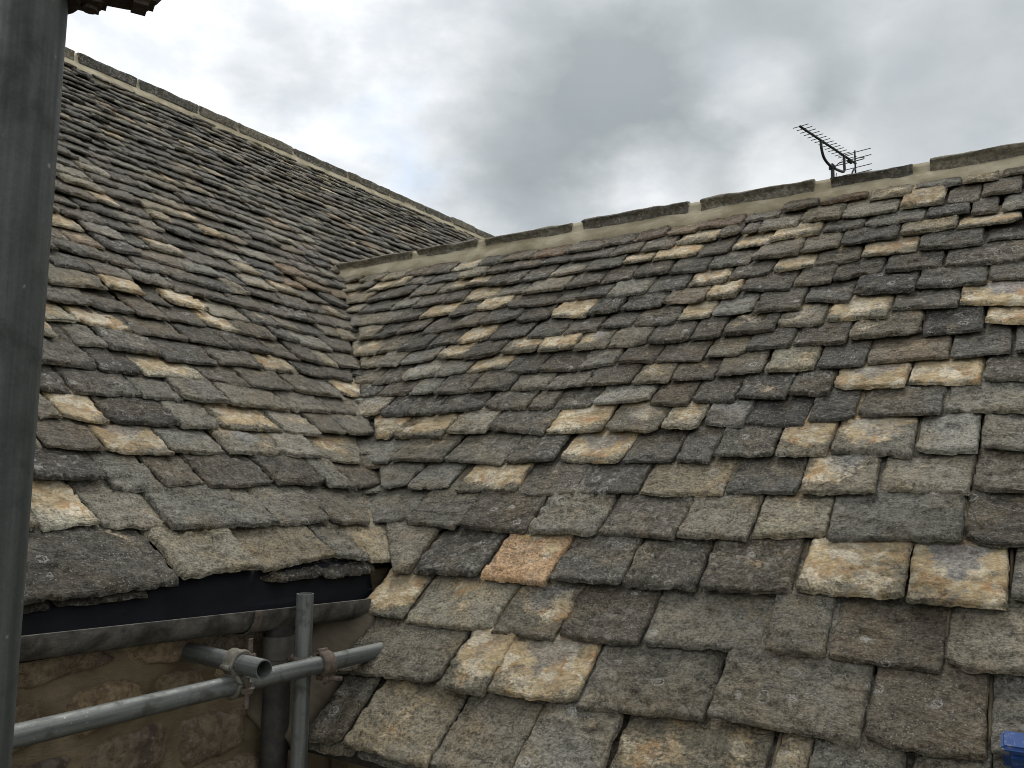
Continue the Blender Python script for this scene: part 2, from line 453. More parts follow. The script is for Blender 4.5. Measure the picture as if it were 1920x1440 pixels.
# ------------------------------------------------------------------ slates as they lie: course by course from the eaves up
# each: left and right end of the tail (mm along the course, mm up the slope) and the kind of stone
SLATES_LOWER_WING = [
 "190 -696 305 -687 d;328 -686 621 -682 b;635 -693 869 -670 g;872 -664 1099 -639 g;1106 -645 1464 -604 b;1470 -588 1544 -590 b;1546 -576 1732 -564 g;1741 -544 1883 -541 g;1890 -523 2013 -527 g",
 "139 -471 514 -455 s;541 -469 692 -470 t;691 -458 950 -448 p;977 -452 1295 -426 g;1302 -423 1633 -419 g;1657 -419 1876 -418 n;1884 -398 2013 -399 g",
 "70 -259 259 -252 t;279 -265 599 -260 b;608 -262 813 -257 u;829 -251 1065 -247 d;1080 -238 1375 -217 g;1401 -221 1523 -212 g;1559 -213 1777 -215 n;1801 -205 2019 -198 g",
 "115 -79 176 -76 g;195 -69 461 -74 d;464 -71 711 -79 o;713 -60 939 -50 d;965 -52 1174 -46 d;1176 -50 1419 -30 d;1440 -24 1692 -22 T;1695 -30 1905 -22 V;1922 15 2048 -20 g",
 "-144 134 -4 176 g;16 153 263 131 g;264 133 527 130 d;572 127 800 130 g;799 148 1050 133 n;1068 145 1264 151 g;1289 158 1479 180 b;1484 169 1806 174 g;1823 163 2055 169 n",
 "-217 328 -106 345 g;-94 331 95 338 w;148 322 406 330 t;412 308 640 309 d;659 320 875 330 d;878 321 1145 325 b;1168 346 1373 333 d;1380 332 1582 348 u;1603 356 1821 350 g;1824 364 2062 355 n",
 "-436 487 -280 469 g;-283 481 -8 481 g;-4 486 278 464 g;293 473 495 486 d;495 494 756 478 V;759 483 946 485 d;953 485 1070 481 d;1087 507 1264 499 d;1280 506 1435 500 t;1442 518 1669 505 u;1675 517 1834 510 w;1841 540 2014 499 g",
 "-468 644 -377 635 t;-374 635 -94 631 t;-100 647 116 649 w;111 677 377 628 d;396 639 608 646 T;641 654 848 632 u;844 654 992 645 C;994 675 1144 652 W;1145 669 1344 644 D;1345 666 1492 675 d;1494 687 1732 681 d;1735 702 2018 679 g",
 "-676 792 -558 801 w;-556 798 -236 785 d;-231 788 0 806 d;6 809 235 787 d;235 792 345 798 n;349 798 520 802 d;523 804 755 811 w;760 797 920 777 n;914 805 1077 786 d;1079 810 1254 792 D;1260 817 1400 802 d;1394 843 1620 828 V;1628 856 1828 830 T;1836 856 2021 827 d",
 "-758 941 -675 950 d;-673 950 -475 942 d;-467 933 -331 941 w;-320 926 -128 926 d;-125 929 76 937 n;79 938 261 927 g;268 921 442 928 n;446 927 640 931 d;647 923 806 924 b;798 930 972 932 n;971 949 1143 950 g;1153 952 1322 946 b;1332 956 1487 948 d;1488 971 1737 975 n;1739 976 1913 987 d;1915 982 2025 976 d",
 "-898 1065 -777 1075 g;-755 1047 -595 1055 d;-585 1047 -409 1075 w;-402 1068 -233 1088 g;-226 1082 -35 1111 T;-2 1075 162 1053 d;165 1059 357 1043 d;362 1053 527 1067 g;526 1076 695 1065 n;699 1065 897 1046 n;894 1076 1055 1072 g;1052 1096 1218 1096 d;1223 1108 1411 1091 n;1413 1113 1638 1126 e;1651 1116 1832 1110 D;1835 1160 2028 1105 T",
 "-942 1200 -863 1205 b;-853 1194 -696 1183 g;-690 1183 -491 1214 w;-488 1214 -308 1208 t;-293 1187 -113 1198 d;-116 1213 78 1217 t;87 1204 275 1207 t;283 1193 438 1200 u;442 1196 615 1194 g;617 1198 800 1188 d;801 1196 930 1199 d;929 1212 1137 1203 d;1132 1249 1307 1227 u;1315 1250 1534 1241 t;1531 1285 1750 1265 d;1754 1276 2030 1228 V",
 "-1086 1316 -922 1314 b;-919 1314 -799 1351 g;-771 1313 -603 1326 d;-603 1333 -433 1360 d;-414 1335 -253 1360 T;-243 1344 -39 1353 d;-29 1339 172 1328 d;172 1334 345 1345 d;339 1368 504 1340 d;502 1352 702 1337 d;697 1355 846 1360 t;850 1356 1009 1366 L;1028 1349 1206 1347 d;1210 1414 1379 1365 d;1392 1424 1605 1378 D;1604 1415 1834 1396 d;1837 1427 2034 1391 d",
 "-1140 1466 -1070 1484 b;-1051 1463 -908 1497 d;-897 1487 -744 1509 n;-713 1464 -535 1486 d;-531 1486 -374 1488 n;-370 1487 -166 1504 d;-150 1478 27 1489 d;27 1499 239 1459 T;240 1471 395 1470 d;396 1484 592 1474 d;601 1508 784 1485 n;780 1508 929 1496 T;921 1534 1142 1500 d;1140 1534 1298 1520 d;1298 1546 1478 1563 d;1487 1550 1684 1554 d;1689 1539 2037 1529 d",
 "-1334 1638 -1024 1624 g;-1014 1615 -840 1632 d;-835 1631 -640 1648 T;-610 1605 -474 1636 d;-471 1635 -293 1649 T;-273 1619 4 1614 d;0 1630 108 1642 d;115 1634 279 1636 d;294 1616 474 1607 g;488 1619 674 1621 d;658 1643 848 1632 t;848 1653 1032 1651 d;1033 1678 1205 1674 T;1208 1667 1381 1686 e;1384 1694 1590 1693 T;1593 1679 1816 1685 d;1824 1722 2040 1697 d",
 "-1556 1804 -1395 1807 b;-1369 1782 -1132 1775 d;-1124 1769 -973 1782 g;-949 1748 -764 1773 d;-753 1761 -630 1776 d;-613 1754 -429 1760 T;-421 1755 -252 1777 g;-232 1746 5 1746 g;6 1752 190 1766 d;194 1765 351 1775 d;355 1774 539 1775 d;542 1765 726 1765 d;730 1764 914 1786 d;913 1804 1127 1780 n;1129 1791 1282 1811 g;1287 1815 1507 1821 d;1517 1834 1715 1824 b;1721 1820 1937 1834 t;1942 1802 2043 1801 d",
 "-1564 1912 -1417 1916 b;-1401 1902 -1083 1908 d;-1070 1891 -875 1903 d;-864 1891 -697 1907 t;-688 1895 -555 1917 e;-535 1883 -316 1875 d;-316 1885 -147 1886 d;-154 1906 45 1908 w;53 1897 250 1915 d;251 1924 410 1916 t;412 1921 638 1908 T;646 1891 801 1896 d;793 1934 970 1940 t;970 1949 1185 1950 T;1188 1966 1359 1966 d;1363 1956 1597 1943 g;1600 1950 1759 1950 D;1762 1929 1860 1925 d;1862 1939 2045 1926 g",
 "-1756 2082 -1626 2089 b;-1614 2078 -1521 2090 g;-1479 2037 -1330 2039 T;-1325 2038 -1200 2055 b;-1191 2042 -1030 2044 d;-1014 2026 -812 2024 d;-809 2023 -635 2026 b;-631 2025 -472 2023 n;-472 2029 -267 2041 d;-269 2051 -101 2044 d;-94 2038 147 2036 d;152 2026 311 2040 n;323 2018 493 2020 n;488 2054 702 2036 t;703 2043 811 2059 d;813 2059 892 2056 d;892 2064 1077 2065 g;1074 2101 1251 2058 b;1253 2070 1486 2058 b;1488 2066 1663 2059 t;1666 2058 1792 2048 n;1792 2083 1938 2081 n;1942 2098 2049 2092 g",
 "-1808 2209 -1692 2217 n;-1669 2191 -1473 2171 b;-1458 2156 -1285 2144 b;-1293 2164 -1143 2164 n;-1124 2137 -918 2144 n;-913 2143 -741 2139 C;-741 2145 -582 2141 d;-588 2161 -373 2143 b;-367 2137 -162 2146 R;-158 2145 63 2137 n;58 2158 232 2154 n;233 2160 405 2160 R;409 2168 573 2152 r;571 2174 797 2162 R;796 2184 967 2182 g;966 2222 1137 2226 n;1138 2240 1347 2237 R;1354 2205 1533 2190 b;1533 2231 1717 2222 g;1722 2209 1859 2204 b;1861 2237 2052 2224 n"]
SLATES_TALL_WING = [
 "-1519 -61 -1348 -60 g;-1340 -56 -872 -33 d;-866 -28 -590 -12 b;-591 -21 -272 3 b;-268 5 -132 -26 g;-126 -31 -7 -42 b",
 "-1394 203 -1298 196 g;-1290 192 -1166 187 g;-1157 191 -1003 206 C;-985 195 -811 175 g;-800 161 -421 168 g;-378 165 -169 172 g;-141 160 25 155 g",
 "-1385 418 -1260 401 g;-1248 409 -1108 395 n;-1105 387 -892 380 D;-889 352 -740 335 g;-712 357 -564 370 n;-561 345 -288 377 d;-274 370 -51 362 d;-19 362 88 343 g;124 352 287 378 n",
 "-1326 558 -1189 534 g;-1179 535 -1024 528 g;-1020 525 -830 519 n;-829 513 -618 513 p;-597 531 -396 534 g;-366 542 -141 526 u;-108 532 54 525 w;69 522 271 508 b",
 "-1234 713 -1075 687 g;-1063 688 -988 673 g;-985 673 -914 676 g;-901 685 -766 661 T;-749 671 -514 668 D;-497 670 -335 672 g;-311 682 -43 673 t;-20 676 175 683 w;192 700 341 705 g;344 699 498 703 g",
 "-1145 839 -1042 817 g;-1024 835 -929 809 d;-924 817 -830 819 D;-799 822 -579 832 d;-560 830 -405 833 g;-398 824 -200 836 g;-199 831 107 830 g;128 841 351 850 w;364 854 517 855 n",
 "-1053 957 -869 969 d;-869 957 -669 980 d;-661 958 -514 972 D;-469 967 -226 998 C;-214 990 -22 967 d;4 972 236 992 g;249 982 449 981 g;461 990 534 986 w;562 1014 679 1013 t",
 "-996 1134 -811 1134 g;-797 1138 -744 1135 C;-687 1119 -570 1127 g;-562 1117 -349 1119 d;-339 1094 -88 1107 d;-69 1131 161 1140 n;185 1139 390 1152 T;393 1147 552 1136 d;585 1166 721 1141 d",
 "-888 1271 -740 1273 b;-740 1264 -622 1280 C;-600 1273 -387 1284 T;-390 1271 -156 1281 n;-128 1288 69 1269 d;80 1279 299 1283 d;321 1288 456 1261 g;483 1275 613 1261 d;633 1273 725 1275 b;732 1270 899 1284 g",
 "-845 1398 -684 1400 d;-680 1399 -489 1414 g;-485 1415 -314 1425 d;-306 1413 -159 1422 n;-142 1439 33 1435 n;63 1451 221 1423 t;227 1424 430 1435 n;448 1448 569 1428 d;584 1423 778 1416 w;805 1440 946 1436 d",
 "-805 1518 -621 1537 d;-620 1529 -366 1585 b;-339 1594 -188 1592 T;-191 1576 -75 1559 d;-54 1582 130 1582 t;133 1560 362 1569 b;370 1563 530 1561 d;557 1589 668 1557 n;676 1559 858 1580 d;877 1594 993 1605 b;983 1576 1143 1605 b"]
# ------------------------------------------------------------------ stone slates
# class: base colour of the crust, share of fresh face, blue stain, pale lichen
CLS = {
    'd': ((0.094, 0.088, 0.076), 0.00, 0.0, 0.20), 'D': ((0.064, 0.061, 0.057), 0.00, 0.0, 0.25),
    'g': ((0.170, 0.162, 0.138), 0.08, 0.0, 0.18), 'n': ((0.126, 0.112, 0.091), 0.10, 0.0, 0.08),
    'w': ((0.240, 0.233, 0.205), 0.10, 0.3, 0.25), 'W': ((0.215, 0.215, 0.210), 0.00, 0.8, 0.20),
    'b': ((0.225, 0.205, 0.158), 0.32, 0.0, 0.08), 'u': ((0.165, 0.152, 0.122), 0.50, 0.6, 0.05),
    't': ((0.170, 0.155, 0.118), 0.72, 0.2, 0.03), 'T': ((0.205, 0.185, 0.138), 0.92, 0.2, 0.00),
    'C': ((0.360, 0.338, 0.270), 0.60, 0.0, 0.05), 'V': ((0.200, 0.178, 0.130), 0.90, 1.0, 0.00),
    'p': ((0.205, 0.185, 0.142), 0.75, 0.8, 0.10), 'o': ((0.400, 0.270, 0.165), 0.45, 0.0, 0.00),
    'e': ((0.150, 0.136, 0.106), 0.40, 0.0, 0.05), 's': ((0.160, 0.150, 0.122), 0.10, 0.0, 0.05),
    'R': ((0.130, 0.092, 0.064), 0.05, 0.0, 0.00), 'r': ((0.190, 0.148, 0.104), 0.30, 0.0, 0.00),
    'L': ((0.165, 0.160, 0.140), 0.00, 0.0, 0.95),
}


def slate_arrays(rng, w, L, e, t, cls, cell, slant=(0.0, 0.0), skewt=0.0):
    """one stone slate: x across, y up from its tail, underside of the tail at z=0"""
    seed = rng.randrange(1 << 20)
    nx = max(5, min(48, int(w / cell)))
    vis = e * 1.18
    nv = max(3, min(32, int(vis / cell)))
    ys = np.concatenate([[0.0, 0.0035], np.linspace(0.0035, vis, nv + 1)[1:], [L * 0.8 + vis * 0.2, L]])
    lip = 0.0035 / (w / 2)
    ss = np.concatenate([[-1.0], np.linspace(-1 + lip, 1 - lip, nx + 1), [1.0]])
    S, Y = np.meshgrid(ss, ys)
    px = rng.uniform(0, 90); py = rng.uniform(0, 90)
    # ragged sides and tail
    tap = rng.uniform(-0.03, 0.05)
    skew = rng.uniform(-0.05, 0.05)
    half = w / 2
    rough = min(0.0026, w * 0.014)
    lft = -half + fbm(ys * 16 + px, ys * 0 + py, seed, 3) * rough * 1.6
    rgt = half + fbm(ys * 16 + px + 31, ys * 0 + py, seed + 5, 3) * rough * 1.6
    fade = np.clip(ys / max(L, 1e-6), 0, 1)
    lft = lft * (1 - tap * fade) + skew * ys * 0.5
    rgt = rgt * (1 - tap * fade) + skew * ys * 0.5
    lft = lft + slant[0] * ys; rgt = rgt + slant[1] * ys      # cut to the valley
    X = lft[:, None] * (1 - S) / 2 + rgt[:, None] * (1 + S) / 2
    xt = ss * half
    tail = fbm(xt * 13 + px, xt * 0 + 3.3, seed + 9, 5, 0.62) * rough * 2.4
    tail = tail + np.clip(pn(xt * 38 + px, xt * 0 + 8.1, seed + 12) - 0.16, 0, 1) * 0.016      # spalls
    for side in (-1, 1):                      # knocked off corners
        r = min(w * 0.34, e * 0.5) * rng.choice((0.03, 0.06, 0.10, 0.16, 0.28, 0.6)) * rng.uniform(0.7, 1.2)
        q = np.clip(((side * ss) - (1 - r / half)) / (r / half), 0, 1)
        arc = 1 - np.sqrt(np.clip(1 - q * q, 0, 1))
        tail = tail + (arc if rng.random() < 0.5 else q * 0.8) * r * rng.uniform(0.35, 0.9)
    tail = tail + (ss ** 2) * rng.uniform(-0.006, 0.008) + ss * (rng.uniform(-0.02, 0.02) + skewt / 2) * w
    Y = Y + tail[None, :] * np.clip(1 - Y / vis, 0, 1) ** 1.5
    # riven face: beds breaking off in low steps towards the edges
    a = fbm(X * 7 + px, Y * 11 + py, seed + 21, 3)
    b = fbm(X * 22 + px, Y * 30 + py, seed + 33, 3)
    stp = np.clip((a + b * 0.45 - rng.uniform(0.0, 0.25)) / 0.035, 0, 1)
    stp2 = np.clip((fbm(X * 5 + py, Y * 8 + px, seed + 40, 3) + b * 0.4 - rng.uniform(0.05, 0.3)) / 0.03, 0, 1)
    fine = fbm(X * 55 + px, Y * 70 + py, seed + 61, 2)
    Z = t + a * t * 0.12 + b * t * 0.13 + fine * t * 0.10 - stp * t * 0.20 - stp2 * t * 0.27
    dx = np.minimum(X - lft[:, None], rgt[:, None] - X)
    dy = Y - tail[None, :]
    de = np.minimum(dx, dy) + np.abs(b) * 0.002
    chip = np.clip((fbm(X * 18 + py, Y * 18 + px, seed + 71, 2) - 0.02) / 0.12, 0, 1)
    Z = Z - t * 0.22 * np.clip(1 - de / 0.0034, 0, 1) - t * 0.32 * chip * np.clip(1 - de / 0.016, 0, 1)
    Z = np.maximum(Z, t * 0.3)
    ny1, nx1 = S.shape
    V_ = np.stack([X, Y, Z], -1).reshape(-1, 3)
    idx = np.arange(ny1 * nx1).reshape(ny1, nx1)
    F = [(idx[j, i], idx[j, i + 1], idx[j + 1, i + 1], idx[j + 1, i]) for j in range(ny1 - 1) for i in range(nx1 - 1)]
    ntop = len(F)
    ring = list(idx[0, :]) + list(idx[1:, -1]) + list(idx[-1, -2::-1]) + list(idx[-2:0:-1, 0])
    P = V_[ring]
    n = len(ring)
    c = np.array([0, L / 2])
    jit = pn(P[:, 0] * 40 + px, P[:, 1] * 40 + py, seed + 50)
    mid = P.copy(); mid[:, 2] = P[:, 2] * 0.5
    dirv = P[:, :2] - c; dirv /= np.linalg.norm(dirv, axis=1)[:, None] + 1e-9
    mid[:, :2] += dirv * (0.0015 + jit * t * 0.16)[:, None]
    bot = P.copy(); bot[:, 2] = 0
    bot[:, :2] -= dirv * (t * 0.40 + jit * t * 0.25)[:, None]
    b0 = len(V_); b1 = b0 + n
    V_ = np.concatenate([V_, mid, bot])
    for k in range(n):
        k2 = (k + 1) % n
        F.append((ring[k2], ring[k], b0 + k, b0 + k2))
        F.append((b0 + k2, b0 + k, b1 + k, b1 + k2))
    F.append(tuple(b1 + k for k in range(n)))
    u = np.concatenate([S.ravel(), S.ravel()[ring], S.ravel()[ring]])
    tt = np.clip(np.concatenate([Y.ravel(), P[:, 1], P[:, 1]]) / e, 0, 2)
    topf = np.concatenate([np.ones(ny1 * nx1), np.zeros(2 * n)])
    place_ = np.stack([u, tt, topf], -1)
    off = np.array([rng.uniform(0, 60), rng.uniform(0, 60), rng.uniform(0, 60)])
    base, fr, bl, li = CLS[cls]
    br = rng.uniform(0.80, 1.22)
    hue = rng.uniform(-0.035, 0.05)
    tint = np.array([base[0] * br * (1 + hue), base[1] * br, base[2] * br * (1 - hue * 1.3), rng.random()])
    fr = max(0, min(1, fr + rng.uniform(-0.12, 0.12))) if fr > 0.02 else (0.25 if rng.random() < 0.12 else 0.0)
    kind = np.array([fr, bl * rng.uniform(0.7, 1.0), li * rng.uniform(0.4, 1.3)])
    return V_, F, ntop, place_, V_ + off, tint, kind


def slate_mesh(name, parts):
    """parts: list of (arrays, matrix or None) -> one mesh with the attributes the slate material reads"""
    vs, fs, pl, cs, ti, ki, sm = [], [], [], [], [], [], []
    base = 0
    for (v, f, ntop, p, c, t, k), M in parts:
        if M is not None:
            A = np.array(M)
            v = v @ A[:3, :3].T + A[:3, 3]
        vs.append(v); pl.append(p); cs.append(c)
        ti.append(np.repeat(t[None], len(v), 0)); ki.append(np.repeat(k[None], len(v), 0))
        fs += [tuple(int(i) + base for i in q) for q in f]
        sm += [True] * ntop + [False] * (len(f) - ntop)
        base += len(v)
    me = bpy.data.meshes.new(name)
    me.from_pydata(np.concatenate(vs).tolist(), [], fs)
    me.update()
    me.polygons.foreach_set('use_smooth', sm)
    for nm, arr in (('co', cs), ('place', pl), ('kind', ki)):
        a = me.attributes.new(nm, 'FLOAT_VECTOR', 'POINT')
        a.data.foreach_set('vector', np.concatenate(arr).astype(np.float32).ravel())
    a = me.attributes.new('tint', 'FLOAT_COLOR', 'POINT')
    a.data.foreach_set('color', np.concatenate(ti).astype(np.float32).ravel())
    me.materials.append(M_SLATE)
    return me


def parse(rows):
    out = []
    for r in rows:
        L = []
        for it in r.split(';'):
            a, b, c, d, k = it.split()
            L.append((int(a) / 1000, int(b) / 1000, int(c) / 1000, int(d) / 1000, k))
        for i in range(len(L) - 1):          # close the joints to a finger's width at most
            a, b = L[i], L[i + 1]
            g_ = b[0] - a[2]
            m_ = 0.0045 + 0.0035 * ((i * 7 + len(out) * 5) % 4) / 3
            d_ = (g_ - m_) / 2
            if g_ < 0.0035 or 0.009 < g_ < 0.05:
                L[i] = (a[0], a[1], a[2] + d_, a[3], a[4])
                L[i + 1] = (b[0] - d_, b[1], b[2], b[3], b[4])
        out.append(L)
    return out


def course_v(row, u):
    """height of a course's tails at u"""
    us = [(s[0] + s[2]) / 2 for s in row]; vs = [(s[1] + s[3]) / 2 for s in row]
    return float(np.interp(u, us, vs))


EYE = Vector((0, 0, CAMZ))


def slate_params(rng, s, e, F, h=0.03):
    u0, v0, u1, v1, k = s
    w = max(0.03, math.hypot(u1 - u0, v1 - v0) - 0.003)
    t = (0.0145 + 0.042 * min(e, 0.22)) * rng.uniform(0.75, 1.3)
    tilt = math.atan2((0.0145 + 0.042 * min(e, 0.22)) * 1.08, e) + rng.gauss(0, R(0.7))
    ang = math.atan2(v1 - v0, u1 - u0)
    rot = max(-R(1.6), min(R(1.6), ang * 0.4)) + rng.gauss(0, R(0.5))
    skewt = max(-0.5, min(0.5, math.tan(ang - rot)))
    M = F @ Matrix.Translation(((u0 + u1) / 2, (v0 + v1) / 2, h + rng.uniform(-0.001, 0.010))) \
        @ Matrix.Rotation(rot, 4, 'Z') @ Matrix.Rotation(-tilt, 4, 'X') @ Matrix.Rotation(rng.gauss(0, R(1.0)), 4, 'Y')
    return w, t, M, skewt


def add_slate(rng, s, e, F, parent, slant=(0.0, 0.0)):
    w, t, M, sk = slate_params(rng, s, e, F)
    depth = (M.translation - EYE).length
    arr = slate_arrays(rng, w, e * 2.15 + 0.03, e, t, s[4], max(0.005, depth * 0.0032), slant, sk)
    o = bpy.data.objects.new('slate', slate_mesh('slate', [(arr, None)]))
    return place(o, M, parent)


# ---- the two wings of the house
houseA = empty('stone_house', Matrix.Translation((V.x, V.y, 0)))
tag(houseA, 'taller left wing of the stone house with its long slate roof, gutter and rubble wall', 'house')
houseB = empty('stone_house', Matrix.Translation((V.x + 0.5, V.y - 0.1, 0)))
tag(houseB, 'lower right wing of the stone house with slate roof sloping down to the right foreground', 'house')
A_APEX, B_APEX = 5.2, 2.44                   # ridge, measured up the slope


def prism_mesh(name, pts, F, x0, x1, mat, parent):
    """extrude a (y,z) outline of frame F along its x"""
    n = len(pts)
    vs = [(x0, y, z) for y, z in pts] + [(x1, y, z) for y, z in pts]
    fs = [(i, (i + 1) % n, n + (i + 1) % n, n + i) for i in range(n)] + [tuple(range(n))[::-1], tuple(range(n, 2 * n))]
    o = mesh_obj(name, vs, fs, mat, F, parent)
    bm = bmesh.new(); bm.from_mesh(o.data); bmesh.ops.recalc_face_normals(bm, faces=bm.faces); bm.to_mesh(o.data); bm.free()
    return o


def horiz_frame(F, s):
    x = Vector((F[0][0], F[1][0], 0)).normalized()
    y = Vector((s.x, s.y, 0)).normalized()
    return frame(x, y, UP, V)


HA, HB = horiz_frame(FA, sA), horiz_frame(FB, sB)
cA, zA = math.hypot(sA.x, sA.y), sA.z
cB, zB = math.hypot(sB.x, sB.y), sB.z


def roof_outline(c, z, v0, apex, drop, down=0.0):
    ya, za = apex * c, apex * z - drop
    y0, z0 = v0 * c, v0 * z - drop
    return [(y0, z0), (ya, za), (2 * ya - y0, z0), (2 * ya - y0, z0 - 0.05), (ya, za - 0.07), (y0, z0 - 0.05)]


roofA = prism_mesh('roof', roof_outline(cA, zA, 0.02, A_APEX, 0.055), HA, -2.6, 8.2, M_DECK, houseA)
roofB = prism_mesh('roof', roof_outline(cB, zB, -0.60, B_APEX, 0.055), HB, -2.15, 4.4, M_DECK, houseB)

rngB = random.Random(11)
rowsB = parse(SLATES_LOWER_WING)
EXTRA_B = []
for i, row in enumerate(rowsB):
    for s in row:
        uc = (s[0] + s[2]) / 2; vc = (s[1] + s[3]) / 2
        nxt = course_v(rowsB[i + 1], uc) if i + 1 < len(rowsB) else vc + 0.125
        e = max(0.09, nxt - vc)
        add_slate(rngB, s, e, FB, roofB, (-0.82, 0.0) if s is row[0] and i > 2 else (0.0, 0.0))
    # the courses go on beyond the right of the picture
    u = row[-1][2] + 0.006; v = (row[-1][1] + row[-1][3]) / 2
    nxt = (rowsB[i + 1][-1][1] + rowsB[i + 1][-1][3]) / 2 if i + 1 < len(rowsB) else v + 0.125
    e = max(0.09, nxt - v)
    while u < 3.6:
        w = rngB.uniform(0.75, 1.35) * (0.17 + 0.35 * max(0, e - 0.11))
        s = (u, v + rngB.uniform(-0.008, 0.008), u + w, v + rngB.uniform(-0.008, 0.008), rngB.choice('dddgggnnbtDT'))
        EXTRA_B.append((s, e)); u += w + rngB.uniform(0.003, 0.010)
# mortar squeezed up between some of the slates
for i, row in enumerate(rowsB[:-1]):
    for a, b in zip(row[:-1], row[1:]):
        gap_ = b[0] - a[2]
        if not (0.004 < gap_ < 0.06) or rngB.random() > (0.30 if i < 6 else 0.15):
            continue
        uc = (a[2] + b[0]) / 2
        v0 = (a[3] + b[1]) / 2; v1 = course_v(rowsB[i + 1], uc)
        ln = (v1 - v0) * rngB.uniform(0.5, 1.0)
        vs_, fs_ = [], []
        nn = 9
        for k in range(nn):
            y = v1 + 0.03 - (ln + 0.03) * k / (nn - 1)
            ww = (gap_ / 2 + 0.004) * (1.0 if k < nn - 2 else 0.6)
            hh = 0.026 - 0.012 * (1 - k / nn) + float(pn(y * 40, uc * 9, 3)) * 0.006
            j1 = float(pn(y * 30, uc * 7, 5)) * 0.004
            vs_ += [(uc - ww + j1, y, hh - 0.018), (uc - ww * 0.4 + j1, y, hh), (uc + ww * 0.5 + j1, y, hh - 0.001), (uc + ww + j1, y, hh - 0.018)]
        for k in range(nn - 1):
            for q in range(3):
                w0 = k * 4 + q
                fs_.append((w0, w0 + 4, w0 + 5, w0 + 1))
            fs_.append((k * 4 + 3, k * 4 + 7, k * 4 + 4, k * 4))
        fs_ += [(0, 1, 2, 3), tuple(len(vs_) - 1 - q for q in range(4))]
        mesh_obj('mortar_joint', vs_, fs_, M_JOINT, FB, roofB, True)
# the short under-eaves course below the first
row0 = rowsB[0]
u = 0.13
while u < 3.6:
    w = rngB.uniform(0.2, 0.34)
    v = course_v(row0, u + w / 2)
    EXTRA_B.append(((u, v - 0.012, u + w, v - 0.010, rngB.choice('dgn')), -1)); u += w + 0.006


def joined_slates(name, items, F, parent, seed):
    rng = random.Random(seed); parts = []
    for s, e in items:
        h = 0.03
        if e < 0:
            e, h = 0.16, 0.002
        w, t, M, sk = slate_params(rng, s, e, F, h)
        depth = (M.translation - EYE).length
        parts.append((slate_arrays(rng, w, e * 2.05 + 0.02, e, t, s[4], max(0.012, depth * 0.0052), (0.0, 0.0), sk), F.inverted() @ M))
    o = bpy.data.objects.new(name, slate_mesh(name, parts))
    place(o, F, parent)
    o['kind'] = 'stuff'
    return o


joined_slates('slates', EXTRA_B, FB, roofB, 5)
# small slates laced into the valley itself
vd = nA.cross(nB)
vd = vd / vd.z
nv_ = (nA + nB).normalized()
tv = vd.normalized(); xv = tv.cross(nv_).normalized()
rngV = random.Random(31)
zz = 0.06
while zz < 1.52:
    FV = frame(xv, tv, nv_, V + vd * zz)
    w = rngV.uniform(0.11, 0.17); o_ = rngV.uniform(-0.02, 0.02)
    add_slate(rngV, (o_ - w / 2, 0, o_ + w / 2, rngV.uniform(-0.01, 0.01), rngV.choice('ddggnbw')), 0.13, FV @ Matrix.Translation((0, 0, -0.006)), roofB)
    zz += rngV.uniform(0.065, 0.09)

# ---- tall wing: the lower courses as they lie, then ever smaller courses up to the ridge
rngA = random.Random(23)
rowsA = parse(SLATES_TALL_WING)
NOTABLE = [(0.12, 2.96, 'b'), (0.36, 2.78, 't'), (0.10, 2.58, 't'), (0.22, 2.20, 't'), (0.06, 2.01, 'n'), (-0.42, 1.64, 't'),
           (-0.27, 1.67, 'T'), (1.02, 2.46, 'w'), (1.01, 4.00, 'w'), (1.14, 4.39, 't'), (1.46, 4.17, 't'), (0.58, 3.76, 't'),
           (1.05, 3.48, 'n'), (2.55, 3.78, 'r'), (2.62, 3.62, 'r'), (2.74, 3.38, 'r'), (2.84, 4.83, 't'), (0.60, 3.13, 'n'),
           (0.68, 2.70, 't'), (0.69, 2.53, 't'), (0.60, 2.18, 'n'), (0.97, 2.25, 'r'), (1.23, 2.26, 'r'), (-0.23, 2.18, 'C'),
           (0.04, 1.63, 't'), (3.44, 4.95, 't'), (2.27, 4.04, 'b'), (0.44, 2.69, 'b'), (0.05, 2.73, 'b')]


def see(u, v):
    """picture position (fractions of width and height) and distance, to leave out what nothing could show"""
    p = FA @ Vector((u, v, 0.04)) - EYE
    c = cam.matrix_world.to_3x3().transposed() @ p
    d = -c.z
    if d < 0.1:
        return None
    return 0.5 + c.x / d * cam_data.lens / 36.0, 0.5 - c.y / d * cam_data.lens / 27.0, d


upper = []
v = course_v(rowsA[-1], 0.0)
slope = 0.018
e = 0.138
while True:
    v += e
    e = max(0.112, e * 0.993)
    if v > 4.99:
        break
    u = -1.1 + rngA.uniform(0, 0.15)
    while u < 7.6:
        w = rngA.uniform(0.10, 0.25) * (1.0 if v < 3 else 0.92)
        uc = u + w / 2
        ok = False
        q = see(uc, v)
        if q and -0.09 < q[0] < 1.0 and q[1] > -0.2:
            if v < 2.62:
                ok = u < 0.70 * v + 0.12
            else:
                ridge_y = (520 - (q[0] * 1920 - 645) * 0.16) / 1440
                ok = q[1] < ridge_y + 0.05 and u > -0.3
        if ok:
            k = rngA.choices('dgnDbtwre', (52, 18, 9, 12, 3.5, 1.2, 2.0, 1, 1.5))[0]
            for a, b, c in NOTABLE:
                if abs(a - uc) < w / 2 + 0.005 and 0 <= b - v < e + 0.005:
                    k = c
            wav = 0.012 * math.sin(uc * 1.7 + v * 2.0)
            upper.append(((u, v + wav + rngA.uniform(-0.019, 0.019), u + w, v + wav + rngA.uniform(-0.019, 0.019), k), e, q[2]))
        u += w + rngA.uniform(0.002, 0.009)
lower = []
